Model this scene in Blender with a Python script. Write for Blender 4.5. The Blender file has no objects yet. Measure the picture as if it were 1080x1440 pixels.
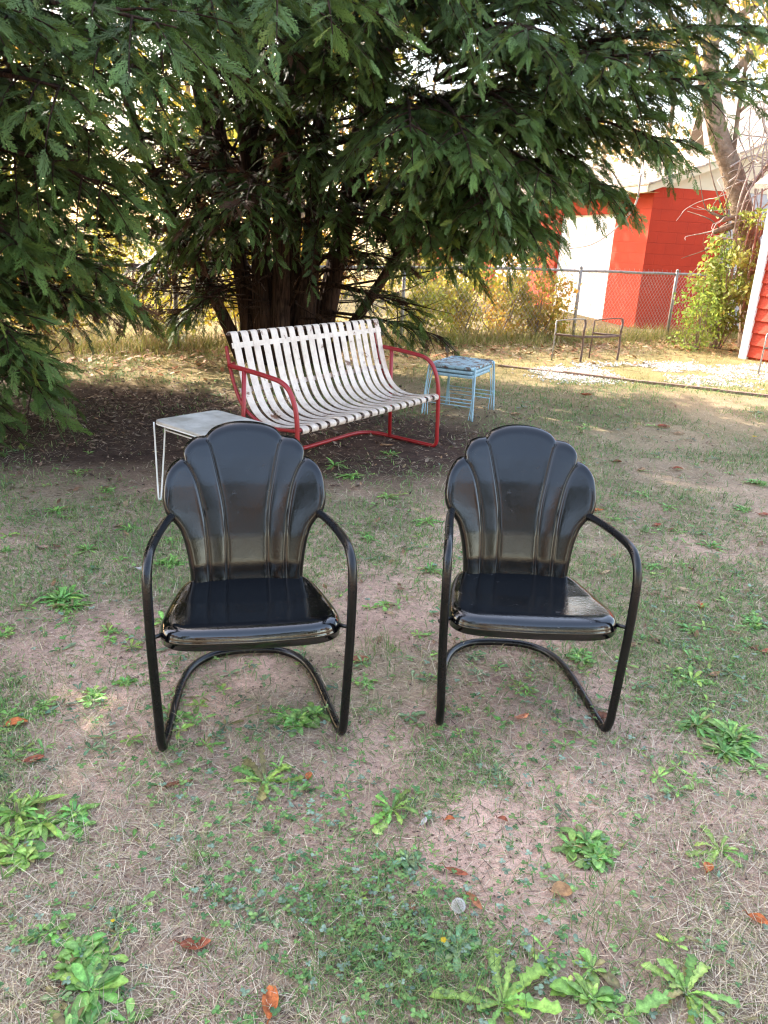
import bpy, math, random
import numpy as np
from mathutils import Vector, Matrix

rng = np.random.default_rng(11)
random.seed(11)
R_ = math.radians
scene = bpy.context.scene
COL = scene.collection

# ----------------------------------------------------------------- helpers
def U(a, b, n=None):
    return rng.uniform(a, b, n)

def nrm(v):
    v = np.asarray(v, float)
    return v / (np.linalg.norm(v, axis=-1, keepdims=True) + 1e-12)

def vnoise(x, y, seed=0):
    x = np.asarray(x, float); y = np.asarray(y, float)
    ix = np.floor(x); iy = np.floor(y); fx = x - ix; fy = y - iy
    def h(a, b):
        s = np.sin(a * 127.1 + b * 311.7 + seed * 74.7) * 43758.5453
        return s - np.floor(s)
    sx = fx * fx * (3 - 2 * fx); sy = fy * fy * (3 - 2 * fy)
    a = h(ix, iy) * (1 - sx) + h(ix + 1, iy) * sx
    b = h(ix, iy + 1) * (1 - sx) + h(ix + 1, iy + 1) * sx
    return a * (1 - sy) + b * sy

def fbm(x, y, seed=0, oct=4):
    s = 0; a = .5; t = 0
    for k in range(oct):
        s = s + a * vnoise(x * 2 ** k, y * 2 ** k, seed + k * 3.1); t += a; a *= .5
    return s / t

def gz(x, y):
    near = np.exp(-(np.asarray(y, float) / 30.) ** 2)
    return .030 * (fbm(np.asarray(x) * .9, np.asarray(y) * .9, 3, 3) - .55) + .010 * near * (fbm(np.asarray(x) * 9, np.asarray(y) * 9, 5, 3) - .5)

class MB:
    """collects verts / faces / vertex colours, then links ONE mesh object"""
    def __init__(s):
        s.V = []; s.T = []; s.Q = []; s.C = []; s.n = 0
    def add(s, V, F, col=None):
        V = np.asarray(V, float).reshape(-1, 3); F = np.asarray(F, int)
        if len(F):
            (s.T if F.shape[1] == 3 else s.Q).append(F + s.n)
        s.V.append(V); s.n += len(V)
        if col is None: col = np.ones((len(V), 3)) * .5
        col = np.asarray(col, float)
        if col.ndim == 1: col = np.repeat(col[None], len(V), 0)
        s.C.append(col)
    def box(s, c, d, rot=None, col=None):
        c = np.asarray(c, float); d = np.asarray(d, float) / 2
        P = np.array([[x, y, z] for x in (-1, 1) for y in (-1, 1) for z in (-1, 1)], float) * d
        if rot is not None: P = P @ np.asarray(rot).T
        s.add(P + c, [[0, 1, 3, 2], [4, 6, 7, 5], [0, 4, 5, 1], [2, 3, 7, 6], [0, 2, 6, 4], [1, 5, 7, 3]], col)
    def tube(s, P, r, n=8, cap=True, col=None):
        P = np.asarray(P, float); m = len(P)
        r = np.ones(m) * r if np.isscalar(r) else np.asarray(r, float)
        T = nrm(np.gradient(P, axis=0))
        ref = np.array([0, 0, 1.]) if abs(T[0][2]) < .9 else np.array([1., 0, 0])
        N = np.zeros_like(P); N[0] = nrm(np.cross(T[0], ref))
        for i in range(1, m):
            v = N[i - 1] - T[i] * (N[i - 1] @ T[i]); N[i] = nrm(v)
        B = np.cross(T, N)
        a = np.linspace(0, 2 * math.pi, n, endpoint=False)
        ring = N[:, None] * np.cos(a)[None, :, None] + B[:, None] * np.sin(a)[None, :, None]
        V = (P[:, None] + ring * r[:, None, None]).reshape(-1, 3)
        i = np.arange(m - 1)[:, None] * n; j = np.arange(n)[None]; k = (j + 1) % n
        F = np.stack([i + j, i + k, i + n + k, i + n + j], -1).reshape(-1, 4)
        base = s.n
        s.add(V, F, col)
        if cap:
            V2 = [P[0] - T[0] * r[0] * .3, P[-1] + T[-1] * r[-1] * .3]
            jj = np.arange(n); kk = (jj + 1) % n
            s.add(V2, np.zeros((0, 3), int), col)
            c0 = s.n - 2; c1 = s.n - 1
            s.T.append(np.stack([base + kk, base + jj, np.full(n, c0)], -1))
            s.T.append(np.stack([base + (m - 1) * n + jj, base + (m - 1) * n + kk, np.full(n, c1)], -1))
    def build(s, name, mat, parent=None, smooth=True, loc=None, rotz=0):
        me = bpy.data.meshes.new(name)
        V = np.concatenate(s.V); C = np.concatenate(s.C)
        T = np.concatenate(s.T) if s.T else np.zeros((0, 3), int)
        Q = np.concatenate(s.Q) if s.Q else np.zeros((0, 4), int)
        me.vertices.add(len(V)); me.vertices.foreach_set('co', V.astype(np.float32).ravel())
        loops = np.concatenate([Q.ravel(), T.ravel()]).astype(np.int32)
        me.loops.add(len(loops)); me.loops.foreach_set('vertex_index', loops)
        st = np.concatenate([np.arange(len(Q)) * 4, len(Q) * 4 + np.arange(len(T)) * 3]).astype(np.int32)
        me.polygons.add(len(st)); me.polygons.foreach_set('loop_start', st)
        me.update(calc_edges=True)
        me.polygons.foreach_set('use_smooth', np.full(len(st), smooth, dtype=bool))
        at = me.color_attributes.new('Col', 'FLOAT_COLOR', 'POINT')
        at.data.foreach_set('color', np.concatenate([C, np.ones((len(C), 1))], 1).astype(np.float32).ravel())
        me.materials.append(mat)
        o = bpy.data.objects.new(name, me); COL.objects.link(o)
        if parent is not None: o.parent = parent
        if loc is not None: o.location = loc
        o.rotation_euler = (0, 0, rotz)
        return o

def spline(P, n=60):
    """catmull-rom through P, resampled"""
    P = np.asarray(P, float)
    P = np.concatenate([[2 * P[0] - P[1]], P, [2 * P[-1] - P[-2]]])
    out = []
    m = len(P) - 3; k = max(2, n // m)
    for i in range(m):
        p0, p1, p2, p3 = P[i:i + 4]
        for t in np.linspace(0, 1, k, endpoint=False):
            out.append(.5 * (2 * p1 + (p2 - p0) * t + (2 * p0 - 5 * p1 + 4 * p2 - p3) * t ** 2 + (3 * p1 - p0 - 3 * p2 + p3) * t ** 3))
    out.append(P[-2])
    return np.array(out)

def thing(name, label, cat, loc=(0, 0, 0), rotz=0, group=None):
    o = bpy.data.objects.new(name, None); COL.objects.link(o)
    o.empty_display_size = .1
    o.location = loc; o.rotation_euler = (0, 0, rotz)
    return tag(o, label, cat, group)

def tag(o, label, cat=None, group=None, kind=None):
    if label: o['label'] = label
    if cat: o['category'] = cat
    if group: o['group'] = group
    if kind: o['kind'] = kind
    return o

def copy_thing(o, loc, rotz, label):
    c = o.copy(); COL.objects.link(c); c.location = loc; c.rotation_euler = (0, 0, rotz); c['label'] = label
    for ch in o.children:
        d = ch.copy(); COL.objects.link(d); d.parent = c
    return c

# --------------------------------------------------------------- materials
def newmat(name):
    m = bpy.data.materials.new(name); m.use_nodes = True
    nt = m.node_tree; nt.nodes.clear()
    out = nt.nodes.new('ShaderNodeOutputMaterial')
    return m, nt, out

def node(nt, typ, **kw):
    n = nt.nodes.new(typ)
    for k, v in kw.items():
        if k.startswith('_'): setattr(n, k[1:], v)
        else: n.inputs[k].default_value = v
    return n

def noise_fac(nt, scale, detail=6, rough=.6, lo=.4, hi=.6, coord='Object', dist=0.):
    tc = node(nt, 'ShaderNodeTexCoord')
    n = node(nt, 'ShaderNodeTexNoise', Scale=scale, Detail=detail, Roughness=rough, Distortion=dist)
    nt.links.new(tc.outputs[coord], n.inputs['Vector'])
    mr = node(nt, 'ShaderNodeMapRange'); mr.inputs[1].default_value = lo; mr.inputs[2].default_value = hi
    nt.links.new(n.outputs['Fac'], mr.inputs[0])
    return mr.outputs[0], n.outputs['Fac']

def mixc(nt, fac, a, b, blend='MIX'):
    m = node(nt, 'ShaderNodeMix', _data_type='RGBA', _blend_type=blend)
    for sock, v in ((m.inputs[0], fac), (m.inputs[6], a), (m.inputs[7], b)):
        if hasattr(v, 'links'): nt.links.new(v, sock)
        elif isinstance(v, (int, float)): sock.default_value = v
        else: sock.default_value = (*v, 1)
    return m.outputs[2]

def pbr(nt, out, color, rough=.5, metal=0., spec=.5, bump=None, bumpd=.01, coat=0., ior=1.5):
    p = node(nt, 'ShaderNodeBsdfPrincipled')
    p.inputs['Metallic'].default_value = metal; p.inputs['IOR'].default_value = ior
    p.inputs['Specular IOR Level'].default_value = spec; p.inputs['Coat Weight'].default_value = coat
    for nm, v in (('Base Color', color), ('Roughness', rough)):
        if hasattr(v, 'links'): nt.links.new(v, p.inputs[nm])
        elif isinstance(v, (int, float)): p.inputs[nm].default_value = v
        else: p.inputs[nm].default_value = (*v, 1)
    if bump is not None:
        b = node(nt, 'ShaderNodeBump', Strength=1., Distance=bumpd)
        nt.links.new(bump, b.inputs['Height']); nt.links.new(b.outputs[0], p.inputs['Normal'])
    if out is not None: nt.links.new(p.outputs[0], out.inputs[0])
    return p

def m_two(name, a, b, scale=8, lo=.35, hi=.65, rough=.6, bumpd=.003, bscale=60, metal=0, spec=.5):
    m, nt, out = newmat(name)
    f, _ = noise_fac(nt, scale, lo=lo, hi=hi)
    c = mixc(nt, f, a, b)
    _, h = noise_fac(nt, bscale, 4)
    pbr(nt, out, c, rough, metal, spec, h, bumpd)
    return m

def m_leaf(name, trans=.35, rough=.5, spec=.3, sat=None, mott=0):
    m, nt, out = newmat(name)
    at = node(nt, 'ShaderNodeAttribute', _attribute_name='Col')
    colr = at.outputs['Color']
    if mott:
        f, _ = noise_fac(nt, mott, 7, .7, .36, .66); colr = mixc(nt, 1., colr, mixc(nt, f, (.45, .42, .42), (1.25, 1.2, 1.15)), 'MULTIPLY')
    p = pbr(nt, None, colr, rough, 0, spec)
    t = node(nt, 'ShaderNodeBsdfTranslucent')
    nt.links.new(mixc(nt, .35, colr, (1, .9, .25), 'MULTIPLY') if sat else colr, t.inputs['Color'])
    mx = node(nt, 'ShaderNodeMixShader'); mx.inputs[0].default_value = trans
    nt.links.new(p.outputs[0], mx.inputs[1]); nt.links.new(t.outputs[0], mx.inputs[2]); nt.links.new(mx.outputs[0], out.inputs[0])
    return m

def m_black(name, r_lo, r_hi, dust=.0, bd=.0006, ior=1.5):
    m, nt, out = newmat(name)
    f, _ = noise_fac(nt, 9, 8, .7, .35, .7)
    fine, h = noise_fac(nt, 140, 3, .5, .3, .7)
    sp, _ = noise_fac(nt, 26, 9, .75, .60, .68)
    mr = node(nt, 'ShaderNodeMapRange'); mr.inputs[3].default_value = r_lo; mr.inputs[4].default_value = r_hi
    nt.links.new(f, mr.inputs[0])
    base = mixc(nt, sp, (.002, .0021, .0028), (.008 + dust, .0075 + dust, .007 + dust))
    ra = node(nt, 'ShaderNodeMath', _operation='MULTIPLY_ADD'); ra.inputs[1].default_value = .18
    nt.links.new(sp, ra.inputs[0]); nt.links.new(mr.outputs[0], ra.inputs[2])
    big, hb = noise_fac(nt, 14, 2, .5, .3, .7)
    add = node(nt, 'ShaderNodeMath', _operation='MULTIPLY_ADD'); add.inputs[1].default_value = 1.6
    nt.links.new(hb, add.inputs[0]); nt.links.new(h, add.inputs[2])
    pbr(nt, out, base, ra.outputs[0], 0, .6, add.outputs[0], bd, ior=ior)
    return m

def m_chipped(name, paint, paint2, rust, lo=.56, hi=.60, scale=7, rough=.45, zfilm=None):
    """old enamel with rust showing through"""
    m, nt, out = newmat(name)
    f, h = noise_fac(nt, scale, 10, .72, lo, hi, dist=.4)
    g, _ = noise_fac(nt, 3.5, 5, .6, .3, .75)
    st, _ = noise_fac(nt, 18, 6, .7, .45, .75)
    c = mixc(nt, g, paint, paint2)
    c2 = mixc(nt, st, c, tuple(.55 * p + .45 * r for p, r in zip(paint, rust)))
    rr = mixc(nt, st, rust, tuple(.4 * r for r in rust))
    if zfilm is not None:      # grime and rust gather on the level seat
        tc = node(nt, 'ShaderNodeTexCoord'); sx = node(nt, 'ShaderNodeSeparateXYZ'); nt.links.new(tc.outputs['Object'], sx.inputs[0])
        zr = node(nt, 'ShaderNodeMapRange'); zr.inputs[1].default_value = zfilm + .06; zr.inputs[2].default_value = zfilm - .03; nt.links.new(sx.outputs[2], zr.inputs[0])
        f4, _ = noise_fac(nt, 30, 8, .75, .38, .62)
        mu = node(nt, 'ShaderNodeMath', _operation='MULTIPLY'); nt.links.new(zr.outputs[0], mu.inputs[0]); nt.links.new(f4, mu.inputs[1])
        mu2 = node(nt, 'ShaderNodeMath', _operation='MULTIPLY'); mu2.inputs[1].default_value = .55; nt.links.new(mu.outputs[0], mu2.inputs[0])
        c2 = mixc(nt, mu2.outputs[0], c2, (.24, .17, .12))
    c3 = mixc(nt, f, c2, rr)
    pbr(nt, out, c3, rough, 0, .5, h, .0025)
    return m

def m_blocks(name, a, b, w=.40, h=.20):
    m, nt, out = newmat(name)
    tc = node(nt, 'ShaderNodeTexCoord'); sx = node(nt, 'ShaderNodeSeparateXYZ'); cx = node(nt, 'ShaderNodeCombineXYZ')
    nt.links.new(tc.outputs['Object'], sx.inputs[0])
    ad = node(nt, 'ShaderNodeMath', _operation='ADD'); nt.links.new(sx.outputs[0], ad.inputs[0]); nt.links.new(sx.outputs[1], ad.inputs[1])
    nt.links.new(ad.outputs[0], cx.inputs[0]); nt.links.new(sx.outputs[2], cx.inputs[1])
    br = node(nt, 'ShaderNodeTexBrick'); br.inputs['Scale'].default_value = 1; br.inputs['Brick Width'].default_value = w; br.inputs['Row Height'].default_value = h
    br.inputs['Mortar Size'].default_value = .008; br.inputs['Mortar Smooth'].default_value = .3
    br.inputs['Color1'].default_value = (1, 1, 1, 1); br.inputs['Color2'].default_value = (.95, .95, .95, 1); br.inputs['Mortar'].default_value = (.92, .92, .92, 1)
    nt.links.new(cx.outputs[0], br.inputs['Vector'])
    f, n = noise_fac(nt, 2.2, 8, .65, .35, .65)
    c = mixc(nt, f, a, b)
    c2 = mixc(nt, 1., c, br.outputs['Color'], 'MULTIPLY')
    _, fine = noise_fac(nt, 45, 5, .6)
    s = node(nt, 'ShaderNodeMath', _operation='MULTIPLY_ADD'); s.inputs[1].default_value = -.6
    nt.links.new(br.outputs['Fac'], s.inputs[0]); nt.links.new(fine, s.inputs[2])
    pbr(nt, out, c2, .75, 0, .3, s.outputs[0], .006)
    return m

M = {}
M['seat'] = m_black('black_gloss_enamel', .04, .11, .0, .0003, 1.62)
M['seatworn'] = m_black('black_gloss_enamel_worn', .06, .26, .02, .0004, 1.58)
M['back'] = m_black('black_satin_enamel', .11, .25, .003, .0002, 1.46)
M['tubeblack'] = m_black('black_tube_enamel', .22, .38, .006, .0004, 1.42)
M['benchwhite'] = m_chipped('chipped_white_enamel', (.69, .58, .49), (.60, .50, .41), (.20, .085, .045), .60, .64, 9, zfilm=.425)
M['red'] = m_chipped('red_enamel', (.33, .012, .017), (.26, .010, .014), (.13, .03, .02), .64, .68, 9, .35)
M['blue'] = m_chipped('sky_blue_enamel', (.34, .52, .61), (.29, .47, .56), (.12, .05, .03), .62, .66, 14, .45)
M['bluetop'] = m_chipped('flaking_sky_blue_enamel', (.30, .50, .60), (.36, .48, .52), (.14, .075, .05), .49, .56, 16, .6)
M['white'] = m_two('white_wire_enamel', (.8, .8, .78), (.68, .66, .62), 9, rough=.45, bumpd=.0006)
M['tabletop'] = m_two('weathered_white_table_top', (.50, .46, .40), (.29, .26, .21), 6, .36, .6, .6, .0008, 70)
M['rustmetal'] = m_two('dark_rusty_steel', (.07, .045, .035), (.16, .10, .07), 20, rough=.75, bumpd=.002)
M['greymetal'] = m_two('galvanised_steel', (.34, .33, .31), (.22, .2, .18), 16, rough=.55, bumpd=.001, metal=.3)
def m_bark(name, a, b, c):
    m, nt, out = newmat(name); tc = node(nt, 'ShaderNodeTexCoord'); mp = node(nt, 'ShaderNodeMapping'); mp.inputs['Scale'].default_value = (1, 1, .09); nt.links.new(tc.outputs['Object'], mp.inputs[0])
    n = node(nt, 'ShaderNodeTexNoise', Scale=34, Detail=8, Roughness=.7, Distortion=.6); nt.links.new(mp.outputs[0], n.inputs['Vector'])
    mr = node(nt, 'ShaderNodeMapRange'); mr.inputs[1].default_value = .38; mr.inputs[2].default_value = .64; nt.links.new(n.outputs['Fac'], mr.inputs[0])
    g, _ = noise_fac(nt, 3, 4, .6, .4, .65)
    pbr(nt, out, mixc(nt, mr.outputs[0], a, mixc(nt, g, b, c)), .9, 0, .1, n.outputs['Fac'], .05); return m
M['bark'] = m_bark('cypress_bark', (.02, .013, .011), (.085, .046, .031), (.12, .075, .055))
M['barkgrey'] = m_two('grey_brown_bark', (.30, .225, .165), (.16, .115, .08), 10, rough=.9, bumpd=.03, bscale=22, spec=.1)
M['vine'] = m_two('bare_vine_bark', (.46, .39, .34), (.30, .245, .2), 20, rough=.85, bumpd=.004, spec=.2)
M['cypress'] = m_leaf('cypress_foliage', .18, .5, .35)
M['leaf'] = m_leaf('broad_leaf', .45, .5, .3, True)
M['weed'] = m_leaf('weed_leaf', .3, .45, .4, None, 60)
M['grass'] = m_leaf('grass_blades', .25, .6, .2)
M['straw'] = m_leaf('dead_straw', .1, .75, .15)
M['deadleaf'] = m_leaf('dead_leaf', .15, .65, .25, None, 55)
M['redblock'] = m_blocks('red_painted_block', (.47, .040, .012), (.40, .033, .010))
M['door'] = m_two('white_door_paint', (.82, .82, .82), (.76, .76, .76), 3, rough=.5, bumpd=.0006)
M['cream'] = m_two('cream_siding', (.62, .55, .40), (.55, .48, .34), 4, rough=.7, bumpd=.002)
M['shingle'] = m_two('tan_shingle', (.44, .36, .29), (.30, .25, .2), 30, rough=.9, bumpd=.01)
M['redboard'] = m_two('red_clapboard', (.55, .05, .014), (.45, .04, .012), 5, rough=.65, bumpd=.003)
M['greyhouse'] = m_two('pale_grey_siding', (.42, .42, .42), (.36, .36, .37), 4, rough=.7, bumpd=.002)
M['timber'] = m_two('brown_timber', (.17, .10, .075), (.26, .17, .13), 14, rough=.85, bumpd=.006)
M['stone'] = m_leaf('white_gravel_stone', 0., .8, .3)
M['fluff'] = m_leaf('white_seed_fluff', .4, .8, .1)

# ------------------------------------------------------------------ camera
cam = bpy.data.cameras.new('camera'); camo = bpy.data.objects.new('camera', cam); COL.objects.link(camo)
cam.sensor_fit = 'VERTICAL'; cam.sensor_height = 36; cam.lens = 1082 / 1440 * 36
cam.clip_start = .05; cam.clip_end = 600
camo.matrix_world = Matrix.Translation((0, 0, 1.45)) @ Matrix.Rotation(R_(90 - 19.6), 4, 'X') @ Matrix.Rotation(R_(2.9), 4, 'Z')
scene.camera = camo

# ---------------------------------------------------------- daylight
SUN_EL = R_(33); SUN_AZ = np.array([-.75, .66])
S = Vector((SUN_AZ[0] * math.cos(SUN_EL), SUN_AZ[1] * math.cos(SUN_EL), math.sin(SUN_EL))).normalized()
sun = bpy.data.lights.new('sun', 'SUN'); suno = bpy.data.objects.new('sun', sun); COL.objects.link(suno)
sun.energy = 16.0; sun.angle = R_(.53); sun.color = (1, .93, .82)
suno.rotation_euler = S.to_track_quat('Z', 'Y').to_euler(); suno.location = (-20, 20, 20)
w = bpy.data.worlds.new('World'); scene.world = w; w.use_nodes = True
nt = w.node_tree; nt.nodes.clear()
sky = nt.nodes.new('ShaderNodeTexSky'); sky.sky_type = 'NISHITA'; sky.sun_disc = False
sky.sun_elevation = SUN_EL; sky.sun_rotation = math.atan2(S.x, S.y)
sky.air_density = 1.0; sky.dust_density = 2.0; sky.ozone_density = 1.0
bg = nt.nodes.new('ShaderNodeBackground'); bg.inputs[1].default_value = 1.34
wo = nt.nodes.new('ShaderNodeOutputWorld')
nt.links.new(mixc(nt, 1., sky.outputs[0], (1.165, 1., .86), 'MULTIPLY'), bg.inputs[0]); nt.links.new(bg.outputs[0], wo.inputs[0])
scene.view_settings.view_transform = 'Standard'; scene.view_settings.look = 'None'
scene.view_settings.exposure = 0; scene.view_settings.gamma = 1
scene.cycles.use_denoising = True
scene.cycles.max_bounces = 6; scene.cycles.diffuse_bounces = 3; scene.cycles.glossy_bounces = 3
scene.cycles.transmission_bounces = 4; scene.cycles.caustics_reflective = False; scene.cycles.caustics_refractive = False
scene.cycles.sample_clamp_indirect = 6
scene.render.film_transparent = False
scene.cycles.filter_width = 1.2

# ------------------------------------------------------------------ ground
def mulch_shade(x, y):       # dark ground under the cypresses, plus shade painted in round the bench
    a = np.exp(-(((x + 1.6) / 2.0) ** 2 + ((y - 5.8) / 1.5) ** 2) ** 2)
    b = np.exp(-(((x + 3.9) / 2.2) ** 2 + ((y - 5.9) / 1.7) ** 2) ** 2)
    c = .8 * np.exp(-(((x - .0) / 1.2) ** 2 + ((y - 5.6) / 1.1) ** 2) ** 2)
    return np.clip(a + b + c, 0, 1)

def bare(x, y):        # 0 grassy .. 1 bare soil
    n = fbm(x * 1.7 + 3, y * 1.7 + 9, 21, 4)
    k = np.clip((n - .42) / .16, 0, 1)
    far = np.clip((y - 2.6) / 2.5, 0, 1)
    return np.clip(k * (1 - .55 * far), 0, 1)

def build_ground():
    def axis(lo, hi, step, far):
        core = np.arange(lo, hi + 1e-6, step); a = []; d = step
        x = hi
        while x < far:
            d *= 1.22; x += d; a.append(x)
        b = []; d = step; x = lo
        while x > -far:
            d *= 1.22; x -= d; b.append(x)
        return np.array(b[::-1] + list(core) + a)
    xs = axis(-3.4, 3.6, .035, 260); ys = axis(.2, 8.6, .035, 260)
    X, Y = np.meshgrid(xs, ys)
    Z = gz(X, Y)
    n1 = fbm(X * 2.3, Y * 2.3, 1, 5); n2 = fbm(X * .5, Y * .5, 8, 4); n3 = fbm(X * 11, Y * 11, 13, 3)
    soil = np.array([.90, .61, .475]); soil2 = np.array([.50, .335, .255])
    C = soil * n1[..., None] * 1.7 * .62 + soil2 * (1 - n1[..., None]) * .62 + 0 * X[..., None]
    C *= (.72 + .56 * n3)[..., None]
    th = np.array([.36, .30, .19]) * (.6 + .8 * n3)[..., None]
    g = (1 - bare(X, Y))[..., None] * .65
    C = C * (1 - g) + th * g
    far = np.clip((np.abs(Y - 1.0) - 2.2) / 3.5, 0, 1)[..., None] * .75
    C = C * (1 - far) + np.array([.30, .24, .13]) * (.55 + .9 * n1)[..., None] * far
    m = mulch_shade(X, Y)[..., None]
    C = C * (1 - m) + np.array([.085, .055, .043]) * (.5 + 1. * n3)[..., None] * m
    back = np.clip((Y - np.where(X < -.6, 7.1, 8.2) - .8 * (n2 - .5)) / 1.0, 0, 1)[..., None]
    C = C * (1 - back) + (np.array([.40, .30, .16]) * (.55 + .8 * n1)[..., None] * (1 - .5 * n2[..., None]) + np.array([.1, .12, .03]) * n2[..., None]) * back
    ny, nx = X.shape
    i = np.arange(ny - 1)[:, None] * nx + np.arange(nx - 1)[None]
    F = np.stack([i, i + 1, i + nx + 1, i + nx], -1).reshape(-1, 4)
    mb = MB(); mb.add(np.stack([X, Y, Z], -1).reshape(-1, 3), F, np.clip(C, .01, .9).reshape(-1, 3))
    m, nt, out = newmat('yard_soil')
    at = node(nt, 'ShaderNodeAttribute', _attribute_name='Col')
    f, h = noise_fac(nt, 55, 8, .7, .3, .7)
    f2, h2 = noise_fac(nt, 240, 3, .6, .35, .65)
    c = mixc(nt, f, (.62, .6, .58), (1.25, 1.22, 1.2)); c2 = mixc(nt, f2, (.72, .7, .68), (1.2, 1.2, 1.2))
    c = mixc(nt, 1., at.outputs['Color'], c, 'MULTIPLY'); c = mixc(nt, 1., c, c2, 'MULTIPLY')
    ad = node(nt, 'ShaderNodeMath', _operation='MULTIPLY_ADD'); ad.inputs[1].default_value = 3.
    nt.links.new(h, ad.inputs[0]); nt.links.new(h2, ad.inputs[2])
    pbr(nt, out, c, .95, 0, .1, ad.outputs[0], .006)
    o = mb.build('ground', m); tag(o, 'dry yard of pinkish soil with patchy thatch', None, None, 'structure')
build_ground()

# ---------------------------------------------------------- scatter on ground
def scatter(n, y0, y1, p=1.0, spread=1.25):
    """world positions, thinning with distance from the front of the yard"""
    t = rng.random(n)
    if p == 1.0: y = y0 * (y1 / y0) ** t
    else: y = (y0 ** (1 - p) + t * (y1 ** (1 - p) - y0 ** (1 - p))) ** (1 / (1 - p))
    x = U(-1, 1, n) * (.42 + .56 * y) * spread
    return x, y

def blades(mb, x, y, L, Wd, lean, bend, col, z0=0., tipcol=None):
    """bent tapered blades: 2 quads + tip"""
    n = len(x); az = U(0, 2 * math.pi, n)
    d = np.stack([np.cos(az), np.sin(az), np.zeros(n)], -1)
    s = np.stack([-np.sin(az), np.cos(az), np.zeros(n)], -1)
    p = np.stack([x, y, gz(x, y) + z0], -1)
    e = lean[:, None]; up = np.array([0, 0, 1.])
    v1 = d * np.cos(e) + up * np.sin(e)
    e2 = e - bend[:, None] * .6; v2 = d * np.cos(e2) + up * np.sin(e2)
    e3 = e - bend[:, None] * 1.2; v3 = d * np.cos(e3) + up * np.sin(e3)
    L = L[:, None]; w = Wd[:, None] * .5
    a = p; b = a + v1 * L * .4; c = b + v2 * L * .33; t = c + v3 * L * .27
    for q in (b, c, t): q[:, 2] = np.maximum(q[:, 2], gz(q[:, 0], q[:, 1]) + .003)
    V = np.stack([a - s * w, a + s * w, b - s * w * .9, b + s * w * .9, c - s * w * .65, c + s * w * .65, t], 1)
    i = np.arange(n)[:, None] * 7
    Q = np.concatenate([i + np.array([[0, 1, 3, 2]]), i + np.array([[2, 3, 5, 4]])], 0)
    T = i + np.array([[4, 5, 6]])
    Cc = np.repeat(col[:, None], 7, 1)
    if tipcol is not None: Cc[:, 4:] = tipcol[:, None]
    base = mb.n
    mb.add(V.reshape(-1, 3), Q, Cc.reshape(-1, 3)); mb.T.append(T + base)

def pal(cols, n, jit=.25):
    cols = np.array(cols, float)
    c = cols[rng.integers(0, len(cols), n)]
    return c * U(1 - jit, 1 + jit, (n, 1))

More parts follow.
